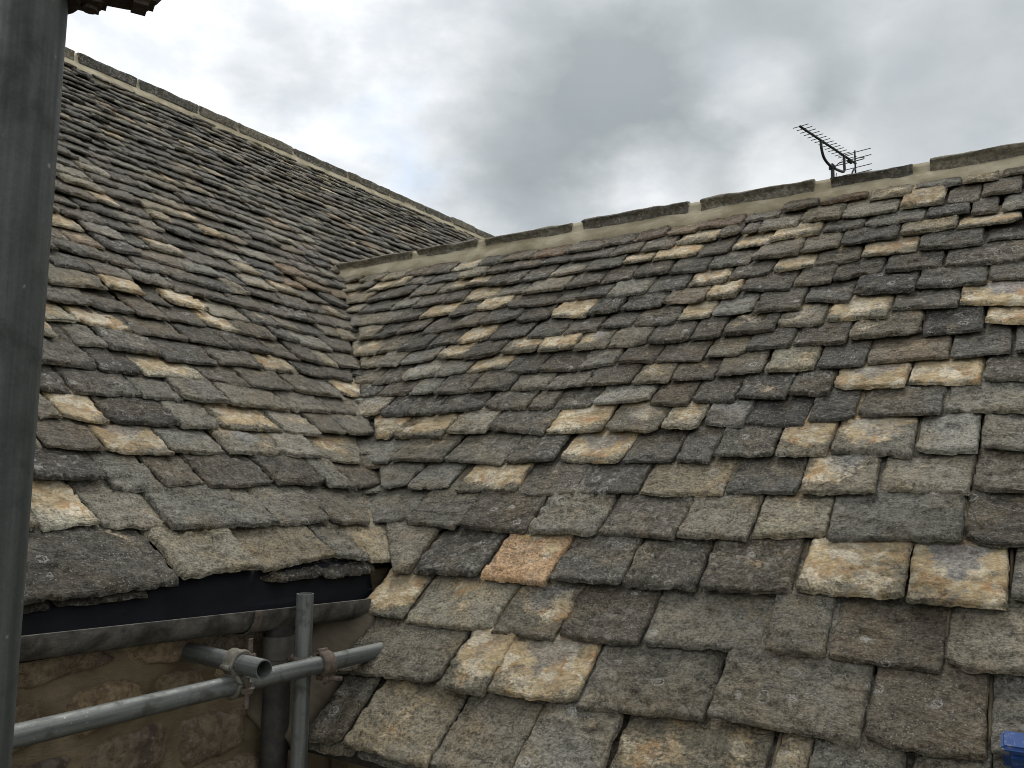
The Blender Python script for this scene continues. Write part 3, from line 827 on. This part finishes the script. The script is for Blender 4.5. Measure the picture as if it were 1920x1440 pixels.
for i, row in enumerate(rowsA):
    for s in row:
        uc = (s[0] + s[2]) / 2; vc = (s[1] + s[3]) / 2
        nxt = course_v(rowsA[i + 1], uc) if i + 1 < len(rowsA) else vc + 0.138
        lower.append((s, max(0.10, nxt - vc), (0.0, 0.72) if s is row[-1] else (0.0, 0.0)))
for s, e, sl in lower:
    add_slate(rngA, s, e, FA, roofA, sl)
upper.sort(key=lambda it: it[2])
NEAR = 298 - len(lower)
for s, e, d in upper[:NEAR]:
    add_slate(rngA, s, e, FA, roofA)
restA = [(s, e) for s, e, d in upper[NEAR:]]
restA += [((a, -0.052 + rngA.uniform(-0.01, 0.01), a + 0.24, -0.046 + rngA.uniform(-0.01, 0.01), 'D'), -1) for a in (-2.2, -1.95, -1.7, -1.45, -1.2, -0.58, -0.34)]
joined_slates('slates', restA, FA, roofA, 6)
print('slates', len(lower), len(upper), sum(len(r) for r in rowsB), len(EXTRA_B))


# ------------------------------------------------------------------ ridges: stone cappings bedded in fresh mortar
def strip(name, prof, F, x0, x1, step, mat, parent, seed, amp):
    """sweep an open (y,z) profile along x with noise, closed underneath"""
    xs = np.linspace(x0, x1, max(2, int((x1 - x0) / step)))
    n = len(prof); vs = []; fs = []
    for x in xs:
        for k, (y, z) in enumerate(prof):
            a = amp[k] if isinstance(amp, (list, tuple)) else amp
            vs.append((x, y + float(fbm(x * 5 + k * 3.1, k * 1.7 + seed, seed, 4)) * a, z + float(fbm(x * 7 + k * 5.3, k * 2.9 + seed + 40, seed, 3)) * a * 0.5))
    for i in range(len(xs) - 1):
        for k in range(n - 1):
            a = i * n + k
            fs.append((a, a + n, a + n + 1, a + 1))
        fs.append((i * n + n - 1, (i + 1) * n + n - 1, (i + 1) * n, i * n))
    fs.append(tuple(range(n))); fs.append(tuple(range(len(vs) - n, len(vs)))[::-1])
    o = mesh_obj(name, vs, fs, mat, F, parent, True)
    bm = bmesh.new(); bm.from_mesh(o.data); bmesh.ops.recalc_face_normals(bm, faces=bm.faces); bm.to_mesh(o.data); bm.free()
    return o


def slope_to_h(c, z, v, h):
    """(up the slope, off the slope) -> (horizontal, height) of the wing's upright frame"""
    return v * c - h * z, v * z + h * c


def ridge(F, c, z, joints, vbot, vmid, hmid, vap, hap, parent, rng, gap):
    A = slope_to_h(c, z, vap, hap)
    # mortar bed: from under the stone down over the top course, both sides
    f0 = slope_to_h(c, z, vbot, 0.024); f1 = slope_to_h(c, z, vbot + 0.03, 0.046); f2 = slope_to_h(c, z, vmid, hmid * 0.93)
    m = lambda p: (2 * A[0] - p[0], p[1])
    top = (A[0], A[1] - 0.005)
    low = (A[0], A[1] - 0.30)
    pr = [f0, f1, ((f1[0] + f2[0]) / 2, (f1[1] + f2[1]) / 2 + 0.004), f2, ((f2[0] + top[0]) / 2, (f2[1] + top[1]) / 2 + 0.003), top,
          m(((f2[0] + top[0]) / 2, (f2[1] + top[1]) / 2 + 0.003)), m(f2), m(f1), m(f0), low]
    strip('mortar_bed', pr, F, joints[0] - 0.02, joints[-1] + 0.02, 0.025, M_BED, parent, 3, [0.022, 0.014, 0.008, 0.006, 0.003, 0.002, 0.003, 0.006, 0.008, 0.01, 0])
    for a, b in zip(joints[:-1], joints[1:]):
        g1 = gap * rng.uniform(0.35, 0.65); g2 = gap * rng.uniform(0.35, 0.65)
        dz = rng.uniform(-0.006, 0.008)
        s0 = slope_to_h(c, z, vmid - 0.012, hmid - 0.004 + dz)
        s1 = slope_to_h(c, z, vmid + 0.004, hmid + 0.007 + dz)
        s2 = (A[0] - 0.045, A[1] - 0.018 + dz); s3 = (A[0] - 0.012, A[1] + dz)
        inner = (A[0], A[1] - 0.10)
        prof = [s0, s1, ((s1[0] + s2[0]) / 2, (s1[1] + s2[1]) / 2 + 0.004), s2, s3, m(s3), m(s2), m(s1), m(s0), inner]
        strip('ridge_stone', prof, F, a + g1, b - g2, 0.02, M_RIDGE, parent, rng.randrange(1000), [0.030, 0.020, 0.016, 0.016, 0.016, 0.016, 0.016, 0.016, 0.012, 0])


rngR = random.Random(4)
ridge(HB, cB, zB, [-2.02, -1.33, -0.83, -0.17, 0.51, 1.14, 1.55, 2.12, 2.7, 3.2, 3.7], 2.275, 2.395, 0.051, B_APEX, 0.076, roofB, rngR, 0.075)
ridge(HA, cA, zA, [-1.9, -1.3, -0.5, 0.2, 0.94, 1.44, 2.0, 2.41, 3.05, 3.79, 4.42, 5.03, 5.55, 6.01, 6.7, 7.3, 8.0], 4.985, 5.12, 0.066, A_APEX, 0.105, roofA, rngR, 0.038)

# ------------------------------------------------------------------ wall of the tall wing
GROUND = 0.0
ZB_ = -V.z + GROUND
wallA = mesh_obj('wall', [(-3.2, 0.012, ZB_), (8.2, 0.012, ZB_), (8.2, 0.012, -0.02), (-3.2, 0.012, -0.02),
                          (-3.2, 0.45, ZB_), (8.2, 0.45, ZB_), (8.2, 0.45, -0.02), (-3.2, 0.45, -0.02)],
                 [(0, 1, 2, 3), (5, 4, 7, 6), (4, 0, 3, 7), (1, 5, 6, 2), (3, 2, 6, 7), (4, 5, 1, 0)], None, FW, houseA)


def bumpy_sheet(name, x0, x1, z0, z1, step, mat, F, parent, amp, seed, y=0.0, back=0.03):
    xs = np.arange(x0, x1 + step * 0.5, step); zs = np.arange(z0, z1 + step * 0.5, step)
    X, Z = np.meshgrid(xs, zs)
    Yv = y + fbm(X * 6, Z * 6, seed, 4) * amp
    vs = np.stack([X, Yv, Z], -1).reshape(-1, 3).tolist()
    n = len(xs); k = len(zs)
    fs = [(j * n + i, j * n + i + 1, (j + 1) * n + i + 1, (j + 1) * n + i) for j in range(k - 1) for i in range(n - 1)]
    return mesh_obj(name, vs, fs, mat, F, parent, True)


wallA.data.materials.append(M_WALLBED)
pointing = bumpy_sheet('pointing', -2.6, -0.35, -1.35, -0.03, 0.018, M_WALLBED, FW, wallA, 0.008, 9, 0.0)


def rubble(name, x0, x1, z0, z1, rng, mat, F, parent, proud):
    n = 13
    seed = rng.randrange(9999)
    w, h = (x1 - x0) / 2, (z1 - z0) / 2
    s = np.linspace(-1, 1, n); A_, B_ = np.meshgrid(s, s)
    # square to superellipse-ish blob
    rad = np.maximum(np.abs(A_), np.abs(B_))
    ang = np.arctan2(B_, A_)
    p = rng.uniform(2.6, 5.0)
    sup = (np.abs(np.cos(ang)) ** p + np.abs(np.sin(ang)) ** p) ** (-1 / p)
    wob = 1 + fbm(np.cos(ang) * 1.6 + seed, np.sin(ang) * 1.6, seed, 3) * 0.34
    X = np.cos(ang) * sup * rad * wob * w; Z = np.sin(ang) * sup * rad * wob * h
    Yv = -proud * np.clip((1 - rad) / 0.45, 0, 1) ** 0.6 + 0.012 * (rad > 0.99) + fbm(X * 14 + seed, Z * 18, seed + 3, 3) * 0.010
    vs = np.stack([X, Yv, Z], -1).reshape(-1, 3).tolist()
    fs = [(j * n + i, j * n + i + 1, (j + 1) * n + i + 1, (j + 1) * n + i) for j in range(n - 1) for i in range(n - 1)]
    M = F @ Matrix.Translation(((x0 + x1) / 2, -0.002, (z0 + z1) / 2)) @ Matrix.Rotation(rng.uniform(-0.12, 0.12), 4, 'Y')
    return mesh_obj(name, vs, fs, mat, M, parent, True)


rngW = random.Random(8)
z = -0.10
while z > -1.3:
    hgt = rngW.uniform(0.09, 0.17)
    x = -2.5 + rngW.uniform(0, 0.2)
    while x < -0.42:
        w = rngW.uniform(0.13, 0.34)
        if rngW.random() < 0.9:
            rubble('stone', x, min(x + w, -0.36), z - hgt * rngW.uniform(0.85, 1.05), z, rngW, M_RUBBLE, FW, wallA, rngW.uniform(0.010, 0.026))
        x += w + rngW.uniform(0.012, 0.035)
    z -= hgt + rngW.uniform(0.01, 0.03)

# wall below the eaves of the lower wing, and its far gable
eB = slope_to_h(cB, zB, -0.60, -0.10)
wallB = mesh_obj('wall', [(0.02, eB[0] + 0.12, ZB_), (4.3, eB[0] + 0.12, ZB_), (4.3, eB[0] + 0.12, eB[1]), (0.02, eB[0] + 0.12, eB[1]),
                          (0.02, eB[0] + 0.52, ZB_), (4.3, eB[0] + 0.52, ZB_), (4.3, eB[0] + 0.52, eB[1]), (0.02, eB[0] + 0.52, eB[1])],
                 [(0, 1, 2, 3), (5, 4, 7, 6), (4, 0, 3, 7), (1, 5, 6, 2), (3, 2, 6, 7), (4, 5, 1, 0)], M_WALLBED, HB, houseB)

# cement fillet where the lower roof runs in against the wall
fil = [(0.01, -0.03), (0.150, -0.03), (0.142, 0.040), (0.09, 0.058), (0.045, 0.09), (0.012, 0.15)]
nf = len(fil); vsF = []; fsF = []
vv = np.linspace(-0.70, -0.25, 24)
for j, yv in enumerate(vv):
    for k, (a, b) in enumerate(fil):
        jx = float(fbm(yv * 9 + k, k * 2.2, 77, 3)) * (0.014 if k in (2, 3, 4) else 0)
        vsF.append((a + jx, yv, b + jx * 0.5))
for j in range(len(vv) - 1):
    for k in range(nf):
        k2 = (k + 1) % nf
        fsF.append((j * nf + k, j * nf + k2, (j + 1) * nf + k2, (j + 1) * nf + k))
fsF += [tuple(range(nf))[::-1], tuple(range(len(vsF) - nf, len(vsF)))]
mesh_obj('cement_fillet', vsF, fsF, M_FILLET, FB, roofB, True)


# ------------------------------------------------------------------ gutter, membrane, downpipe
def tube_mesh(p0, p1, r, ri=None, seg=28):
    """hollow tube along local frame points (Vectors)"""
    d = (p1 - p0); L = d.length
    q = d.to_track_quat('Z', 'Y').to_matrix().to_4x4()
    M = Matrix.Translation(p0) @ q
    ri = ri or r * 0.85
    vs = []; fs = []
    nl = max(2, int(L / 0.05))
    for j in range(nl + 1):
        for k in range(seg):
            a = 2 * math.pi * k / seg
            vs.append((r * math.cos(a), r * math.sin(a), L * j / nl))
    ni = len(vs)
    for zc in (0, L):
        for k in range(seg):
            a = 2 * math.pi * k / seg
            vs.append((ri * math.cos(a), ri * math.sin(a), zc))
    for j in range(nl):
        for k in range(seg):
            k2 = (k + 1) % seg
            fs.append((j * seg + k, j * seg + k2, (j + 1) * seg + k2, (j + 1) * seg + k))
    top = nl * seg
    for k in range(seg):
        k2 = (k + 1) % seg
        fs.append((k2, k, ni + k, ni + k2))
        fs.append((top + k, top + k2, ni + seg + k2, ni + seg + k))
        fs.append((ni + k2, ni + k, ni + seg + k, ni + seg + k2))
    return vs, fs, M


def tube(name, p0, p1, r, mat, parent=None, ri=None, seg=28):
    vs, fs, M = tube_mesh(p0, p1, r, ri, seg)
    o = mesh_obj(name, vs, fs, mat, M, parent, True)
    set_sharp(o)
    return o


def set_sharp(o, ang=40):
    me = o.data
    me.set_sharp_from_angle(angle=R(ang))


def wf(x, out, z):
    """wall frame point: along the eaves, out from the wall, height above the valley foot"""
    return FW @ Vector((x, -out, z))


def half_gutter(x0, x1, parent, rr=0.056, th=0.0045):
    # falls gently towards the downpipe at its right-hand end
    f = lambda x: -0.057 - (x + 1.24) * 0.033
    n = 18; vs = []; fs = []
    xs = np.linspace(x0, x1, max(3, int((x1 - x0) / 0.03)))
    for x in xs:
        zc = f(x)
        for k in range(n + 1):
            a = math.pi * k / n
            vs.append((x, -0.074 + rr * math.cos(a) * -1, zc - rr * math.sin(a) * 1.12))
        for k in range(n, -1, -1):
            a = math.pi * k / n
            vs.append((x, -0.074 + (rr - th) * math.cos(a) * -1, zc - (rr - th) * math.sin(a) * 1.12 + 0.001))
    m = 2 * (n + 1)
    for j in range(len(xs) - 1):
        for k in range(m):
            k2 = (k + 1) % m
            fs.append((j * m + k, j * m + k2, (j + 1) * m + k2, (j + 1) * m + k))
    fs += [tuple(range(m)), tuple(range(len(vs) - m, len(vs)))[::-1]]
    o = mesh_obj('gutter', vs, fs, M_GUTTER, FW, parent, True)
    bm = bmesh.new(); bm.from_mesh(o.data); bmesh.ops.recalc_face_normals(bm, faces=bm.faces); bm.to_mesh(o.data); bm.free()
    set_sharp(o, 50)
    return o, f


g1, gz = half_gutter(-3.0, -0.66, houseA)
g2, _ = half_gutter(-0.672, -0.215, houseA, 0.0595)
# strap bracket at the joint
vs = []; fs = []
for j, x in enumerate((-0.690, -0.664)):
    for k in range(19):
        a = math.pi * k / 18
        for rr in (0.0605, 0.0645):
            vs.append((x, -0.074 - rr * math.cos(a), gz(x) - rr * math.sin(a) * 1.12))
for k in range(18):
    a = 2 * k; b = 38 + 2 * k
    fs += [(a + 1, a + 3, b + 3, b + 1), (a, b, b + 2, a + 2), (a, a + 2, a + 3, a + 1), (b, b + 1, b + 3, b + 2)]
fs += [(0, 1, 39, 38), (36, 74, 75, 37)]
mesh_obj('gutter_bracket', vs, fs, M_RUST, FW, g1)
# black membrane hanging from under the eaves into the gutter
vs = []; fs = []
xs = np.linspace(-3.0, -0.10, 90)
for x in xs:
    wv = float(fbm(x * 2.5, 0.3, 5, 3)) * 0.006
    sag = max(0.0, (x + 0.42)) * 0.10
    for (o_, z_) in ((-0.03, 0.035), (0.018, 0.020), (0.024, -0.03), (0.032 + wv, -0.075 - sag * 0.1), (0.05 + wv, -0.125), (0.046 + wv, -0.128), (0.020, -0.03), (0.012, 0.012), (-0.03, 0.028)):
        vs.append((x, -o_, z_))
m = 9
for j in range(len(xs) - 1):
    for k in range(m):
        k2 = (k + 1) % m
        fs.append((j * m + k, j * m + k2, (j + 1) * m + k2, (j + 1) * m + k))
fs += [tuple(range(m)), tuple(range(len(vs) - m, len(vs)))[::-1]]
o = mesh_obj('eaves_membrane', vs, fs, M_FELT, FW, houseA, True)
bm = bmesh.new(); bm.from_mesh(o.data); bmesh.ops.recalc_face_normals(bm, faces=bm.faces); bm.to_mesh(o.data); bm.free()

px_ = -0.545
pipe = tube('downpipe', wf(px_, 0.074, -0.115), wf(px_, 0.074, ZB_ + 0.05), 0.039, M_PIPE, houseA, 0.034)
tube('collar', wf(px_, 0.074, -0.165), wf(px_, 0.074, -0.230), 0.0455, M_COLLAR, pipe, 0.036)
tube('collar', wf(px_, 0.074, -0.231), wf(px_, 0.074, -0.245), 0.0485, M_COLLAR, pipe, 0.036)

# ------------------------------------------------------------------ scaffold
TR = 0.02415
LED_O, LED_Z = 0.229, -0.229


def bolt(name, p, axis, L, r, mat, parent):
    """threaded stud with a hexagonal nut"""
    q = axis.normalized().to_track_quat('Z', 'Y').to_matrix().to_4x4()
    vs = []; fs = []

    def cyl(r0, z0, z1, n):
        b = len(vs)
        for zc in (z0, z1):
            for k in range(n):
                a = 2 * math.pi * k / n
                vs.append((r0 * math.cos(a), r0 * math.sin(a), zc))
        for k in range(n):
            k2 = (k + 1) % n
            fs.append((b + k, b + k2, b + n + k2, b + n + k))
        fs.append(tuple(range(b, b + n))[::-1]); fs.append(tuple(range(b + n, b + 2 * n)))
    cyl(r, 0, L, 12)
    cyl(r * 2.5, L * 0.36, L * 0.36 + r * 1.6, 6)
    cyl(r * 3.1, L * 0.36 - r * 0.45, L * 0.36 - 0.0002, 14)
    return mesh_obj(name, vs, fs, mat, Matrix.Translation(p) @ q, parent)


def band(name, p, axis, ref, a0, a1, width, mat, parent, r0=TR + 0.0006, th=0.0085):
    """curved clamp band round a tube: from angle a0 to a1 about axis, ref is the zero direction"""
    z = axis.normalized(); x = (ref - z * ref.dot(z)).normalized(); y = z.cross(x)
    M = frame(x, y, z, p)
    n = 26; vs = []; fs = []
    prof = [(r0, -width / 2), (r0 + th * 0.8, -width / 2), (r0 + th * 1.25, -width / 2 + 0.005), (r0 + th, 0), (r0 + th * 1.25, width / 2 - 0.005), (r0 + th * 0.8, width / 2), (r0, width / 2)]
    m = len(prof)
    for j in range(n + 1):
        t = j / n
        a = a0 + (a1 - a0) * t
        flare = 0.006 * max(0, abs(t - 0.5) * 2 - 0.82) / 0.18
        for r, zc in prof:
            vs.append(((r + flare) * math.cos(a), (r + flare) * math.sin(a), zc * (1 - 0.25 * abs(t - 0.5) * 2)))
    for j in range(n):
        for k in range(m):
            k2 = (k + 1) % m
            fs.append((j * m + k, (j + 1) * m + k, (j + 1) * m + k2, j * m + k2))
    fs += [tuple(range(m)), tuple(range(len(vs) - m, len(vs)))[::-1]]
    o = mesh_obj(name, vs, fs, mat, M, parent, True)
    bm = bmesh.new(); bm.from_mesh(o.data); bmesh.ops.recalc_face_normals(bm, faces=bm.faces); bm.to_mesh(o.data); bm.free()
    set_sharp(o, 45)
    return o


def lug(name, p, x, y, z, size, mat, parent):
    """rounded block, axes x y z, full size"""
    bm = bmesh.new()
    bmesh.ops.create_cube(bm, size=1.0)
    bmesh.ops.scale(bm, vec=size, verts=bm.verts)
    bmesh.ops.bevel(bm, geom=list(bm.edges), offset=min(size) * 0.38, segments=3, affect='EDGES')
    me = bpy.data.meshes.new(name); bm.to_mesh(me); bm.free()
    me.materials.append(mat)
    o = bpy.data.objects.new(name, me)
    return place(o, frame(x.normalized(), y.normalized(), z.normalized(), p), parent)


def coupler(p1, ax1, p2, ax2, mat, rust, label, flip=1, bolt1=None, bolt2=None):
    """double coupler: a saddle block with a hinged band round each tube"""
    mid = (p1 + p2) / 2
    root = empty('scaffold_coupler', Matrix.Translation(mid))
    n = (p1 - p2).normalized()
    s1 = ax1.cross(n).normalized() * flip; s2 = ax2.cross(n).normalized()
    lug('saddle', mid, s1, ax1, n, (0.050, 0.044, max(0.006, (p1 - p2).length - 2 * TR + 0.012)), mat, root)
    for (p, ax, out, sd) in ((p1, ax1, n, s1), (p2, ax2, -n, s2)):
        b1 = band('band', p, ax, out, R(-100), R(100), 0.048, mat, root)
        band('cradle', p, ax, -out, R(-78), R(78), 0.046, mat, root)
        # hinge knuckle on one side, swing bolt on the other
        vs, fs, M = tube_mesh(p - sd * (TR + 0.011) - ax.normalized() * 0.017 - out * 0.006, p - sd * (TR + 0.011) + ax.normalized() * 0.017 - out * 0.006, 0.0075, 0.003, 14)
        mesh_obj('hinge', vs, fs, mat, M, root, True)
        lug('ear', p + sd * (TR + 0.013) + out * 0.010, sd, ax, out, (0.026, 0.030, 0.009), mat, root)
        bolt('bolt', p + sd * (TR + 0.016) - out * 0.020, out, 0.074, 0.0060, rust, root)
    tag(root, label, 'coupler', 'scaffold couplers')
    return root



PX, PY = -0.393, 0.662
o = tube('scaffold_tube', Vector((PX, PY, CAMZ - 2.2)), Vector((PX, PY, CAMZ + 1.6)), TR, M_POLE, None, None, 64)
tag(o, 'tall upright grey scaffold tube close by at the left edge', 'scaffold tube', 'scaffold tubes')
LED_O, LED_Z, STD_O, STD_X, TRN_X, TRN_Z = 0.240, -0.229, 0.187, -0.556, -0.832, -0.177
o = tube('scaffold_tube', wf(-2.75, LED_O, LED_Z), wf(-0.262, LED_O, LED_Z), TR, M_TUBE, None, 0.0205, 36)
tag(o, 'horizontal scaffold tube running along the rubble wall and ending at the slates', 'scaffold tube', 'scaffold tubes')
o = tube('scaffold_tube', wf(STD_X, STD_O, -2.6), wf(STD_X, STD_O, -0.036), TR, M_TUBE, None, 0.0205, 36)
tag(o, 'short upright scaffold tube in the corner in front of the downpipe', 'scaffold tube', 'scaffold tubes')
o = tube('scaffold_tube', wf(TRN_X + 0.02, 0.02, TRN_Z), wf(TRN_X - 0.012, 0.352, TRN_Z), TR, M_TUBE, None, 0.0205, 36)
tag(o, 'stub of scaffold tube with its open end poking out over the rail', 'scaffold tube', 'scaffold tubes')
coupler(wf(TRN_X, LED_O, TRN_Z), oA, wf(TRN_X, LED_O, LED_Z), uA, M_CLIP, M_RUST,
        'olive grey scaffold coupler clamping the open-ended stub to the rail', -1)
coupler(wf(STD_X + 0.03, LED_O, LED_Z), uA, wf(STD_X, STD_O, LED_Z), UP, M_RUST, M_RUST,
        'small rusty scaffold coupler where the rail crosses the short upright')
# coupler on the near upright, only its underside shows at the top of the picture
cp = empty('scaffold_coupler', Matrix.Translation((PX, PY, CAMZ + 0.44)))
tag(cp, 'dark rusty coupler high on the near upright tube at the top left', 'coupler', 'scaffold couplers')
rt = Vector((0.86, 0.51, 0)).normalized(); fwd = Vector((-0.51, 0.86, 0))
cz = CAMZ + 0.4135
c0 = Vector((PX, PY, cz))
band('band', c0, UP, rt, R(-170), R(170), 0.050, M_OLDCLIP, cp)
lug('saddle', c0 + rt * 0.034 + UP * 0.006, rt, fwd, UP, (0.030, 0.050, 0.046), M_OLDCLIP, cp)
band('band', c0 + rt * 0.066 + UP * 0.026, fwd, rt, R(-180), R(120), 0.040, M_OLDCLIP, cp)
lug('ear', c0 + rt * 0.038 - UP * 0.014, rt, fwd, UP, (0.030, 0.034, 0.014), M_OLDCLIP, cp)
bolt('bolt', c0 + rt * 0.040 + UP * 0.03, -UP, 0.055, 0.006, M_OLDCLIP, cp)
lug('ear', c0 + rt * 0.078 - UP * 0.004, rt, fwd, UP, (0.024, 0.032, 0.016), M_OLDCLIP, cp)
o = tube('scaffold_tube', c0 + rt * 0.066 + UP * 0.026 - fwd * 0.05, c0 + rt * 0.066 + UP * 0.30 + fwd * 0.06, TR * 0.98, M_OLDCLIP)
tag(o, 'dark brace tube held in the coupler at the top left corner', 'scaffold tube', 'scaffold tubes')

# ------------------------------------------------------------------ television aerial behind the lower ridge
AD = 7.4


def pix(x, y, d=None, z=None):
    """a direction out of the eye, cut at a distance along the view or at a height"""
    c = Vector(((x - 960) / 1612.0, -(y - 720) / 1612.0, -1.0))
    w = cam.matrix_world.to_3x3() @ c
    k = d if d is not None else (z - CAMZ) / w.z
    return EYE + w * k


b0 = pix(1500, 237, AD)
b1 = pix(1602, 305, None, b0.z)
bd = (b1 - b0); bl = bd.length; bd.normalize()
ed = Vector((-bd.y, bd.x, 0))
mast_top = pix(1560, 297, None, b0.z - 0.17)
aer = empty('television_aerial', Matrix.Translation((mast_top.x, mast_top.y, 0)))
tag(aer, 'black toothed television aerial on a thin mast rising behind the right-hand ridge', 'aerial')


def rod(name, a, b, r, seg=8, parent=aer):
    vs, fs, M = tube_mesh(a, b, r, r * 0.5, seg)
    return mesh_obj(name, vs, fs, M_BLACK, M, parent, True)


def bent(name, pts, r, parent=aer, seg=10):
    """smooth bent tube through points"""
    P = [Vector(p) for p in pts]
    cur = []
    for i in range(len(P) - 1):
        p0 = P[max(i - 1, 0)]; p1 = P[i]; p2 = P[i + 1]; p3 = P[min(i + 2, len(P) - 1)]
        for k in range(8):
            t = k / 8
            cur.append(0.5 * ((2 * p1) + (p2 - p0) * t + (2 * p0 - 5 * p1 + 4 * p2 - p3) * t * t + (3 * p1 - p0 - 3 * p2 + p3) * t ** 3))
    cur.append(P[-1])
    vs = []; fs = []
    for i, p in enumerate(cur):
        d = (cur[min(i + 1, len(cur) - 1)] - cur[max(i - 1, 0)]).normalized()
        x = d.cross(Vector((0.3, 0.2, 0.93))).normalized(); y = d.cross(x)
        for k in range(seg):
            a = 2 * math.pi * k / seg
            vs.append(p + (x * math.cos(a) + y * math.sin(a)) * r)
    for i in range(len(cur) - 1):
        for k in range(seg):
            k2 = (k + 1) % seg
            fs.append((i * seg + k, i * seg + k2, (i + 1) * seg + k2, (i + 1) * seg + k))
    fs += [tuple(range(seg))[::-1], tuple(range(len(vs) - seg, len(vs)))]
    return mesh_obj(name, vs, fs, M_BLACK, Matrix.Identity(4), parent, True)


rod('boom', b0, b1 + bd * 0.03, 0.011, 10)
for k in range(15):
    p = b0 + bd * (0.012 + k * bl * 0.0625)
    L = 0.070 + 0.004 * k / 15
    rod('director', p - ed * L + UP * 0.006, p + ed * L + UP * 0.006, 0.0036)
rp = b1 - bd * 0.01
for sz in (-1, 1):
    for k in (0.045, 0.105):
        p = rp + UP * (sz * k) + bd * (0.03 - k * 0.1)
        rod('reflector', p - ed * 0.155, p + ed * 0.155, 0.0042)
rod('reflector_post', rp + bd * 0.03 - UP * 0.15, rp + bd * 0.025 + UP * 0.125, 0.0085)
lug('dipole_box', b1 - bd * 0.10 - UP * 0.015, bd, ed, UP, (0.085, 0.045, 0.035), M_BLACK, aer)
bent('dipole', [b1 - bd * 0.10 + ed * 0.02, b1 - bd * 0.085 + ed * 0.11, b1 - bd * 0.10 + ed * 0.13 - UP * 0.02, b1 - bd * 0.115 + ed * 0.10 - UP * 0.03,
                b1 - bd * 0.115 - ed * 0.10 - UP * 0.03, b1 - bd * 0.10 - ed * 0.13 - UP * 0.02, b1 - bd * 0.085 - ed * 0.11, b1 - bd * 0.10 - ed * 0.02], 0.005)
c1_ = b0 + bd * bl * 0.36; c2_ = b0 + bd * bl * 0.79
bent('cradle_arm', [c1_, c1_ - UP * 0.07 + bd * 0.005, c1_ - UP * 0.15 + bd * 0.06, c1_ - UP * 0.185 + bd * bl * 0.17, c2_ - UP * 0.175 - bd * 0.10, c2_ - UP * 0.15 - bd * 0.005, c2_ - UP * 0.07, c2_], 0.0125)
mt = c1_ + bd * bl * 0.20 - UP * 0.19
lug('mast_clamp', mt, bd, ed, UP, (0.07, 0.06, 0.075), M_BLACK, aer)
rod('mast', Vector((mt.x, mt.y, 0.0)), mt + UP * 0.03, 0.017, 12)
bent('cable', [mt + bd * 0.08 - UP * 0.03, mt + bd * 0.05 - UP * 0.16, mt + bd * 0.02 - UP * 0.32, mt - UP * 0.5 + bd * 0.012], 0.004)
bent('brace', [b1 + bd * 0.02 - UP * 0.075, b1 - bd * 0.13 - UP * 0.14 - ed * 0.03, mt + bd * 0.12 - UP * 0.42, mt + bd * 0.02 - UP * 0.62], 0.008)


# ------------------------------------------------------------------ blue box at the right
def blue_material():
    m, g = new_mat('blue_paint')
    co = g.n('ShaderNodeTexCoord').outputs['Object']
    b = g.noise(co, 45.0, 5.0, 0.65, 0.6)
    sc = g.noise(g.vmath('MULTIPLY', co, (140.0, 45.0, 60.0)), 1.0, 4.0, 0.6, 0.5)
    c = g.mix(g.step(b, 0.3, 0.7), (0.012, 0.045, 0.16), (0.018, 0.06, 0.21))
    wear = g.step(g.noise(g.vmath('MULTIPLY', co, (18.0, 60.0, 60.0)), 1.0, 4.0, 0.6), 0.56, 0.68)
    c = g.mix(g.math('MULTIPLY', wear, 0.55), c, (0.16, 0.22, 0.34))
    c = g.mix(g.step(sc, 0.66, 0.72, 0.0, 0.7), c, (0.45, 0.48, 0.50))
    c = g.mix(g.step(g.noise(co, 26.0, 4.0, 0.6), 0.60, 0.70, 0.0, 0.5), c, (0.42, 0.36, 0.24))
    finish(g, c, 0.5, b, 0.001, 0.6, 0.4)
    return m


M_BLUE = blue_material()
bx = empty('tool_box', FB @ Matrix.Translation((2.02, -0.42, 0.04)))
tag(bx, 'scuffed blue box standing on the slates at the bottom right corner', 'box')
bc = FB @ Vector((2.016, -0.420, 0.086))
lug('body', bc, uB, sB, nB, (0.212, 0.042, 0.088), M_BLUE, bx)
lug('lid', bc + nB * 0.050, uB, sB, nB, (0.211, 0.041, 0.016), M_BLUE, bx)
lug('latch', bc + nB * 0.040 - sB * 0.022, uB, sB, nB, (0.03, 0.008, 0.03), M_BLUE, bx)

# ------------------------------------------------------------------ ground
n = 48
vs = []; fs = []
for j in range(n + 1):
    for i in range(n + 1):
        a = (i / n * 2 - 1); b = (j / n * 2 - 1)
        x = a * abs(a) ** 2 * 1800; y = b * abs(b) ** 2 * 1800
        vs.append((x, y, -0.004 if abs(a) < 0.3 else -0.004 + 0.6 * float(pn(x * 0.01, y * 0.01, 3))))
for j in range(n):
    for i in range(n):
        k = j * (n + 1) + i
        fs.append((k, k + 1, k + n + 2, k + n + 1))
o = mesh_obj('ground', vs, fs, M_GRASS, None, None, True)
tag(o, 'green garden ground far below the roofs', 'ground', None, 'structure')
o = mesh_obj('yard', [(-6, -6, 0.004), (5, -6, 0.004), (5, 3.6, 0.004), (-6, 3.6, 0.004)], [(0, 1, 2, 3)], M_PATH)
tag(o, 'gravel yard at the foot of the house', 'yard', None, 'structure')
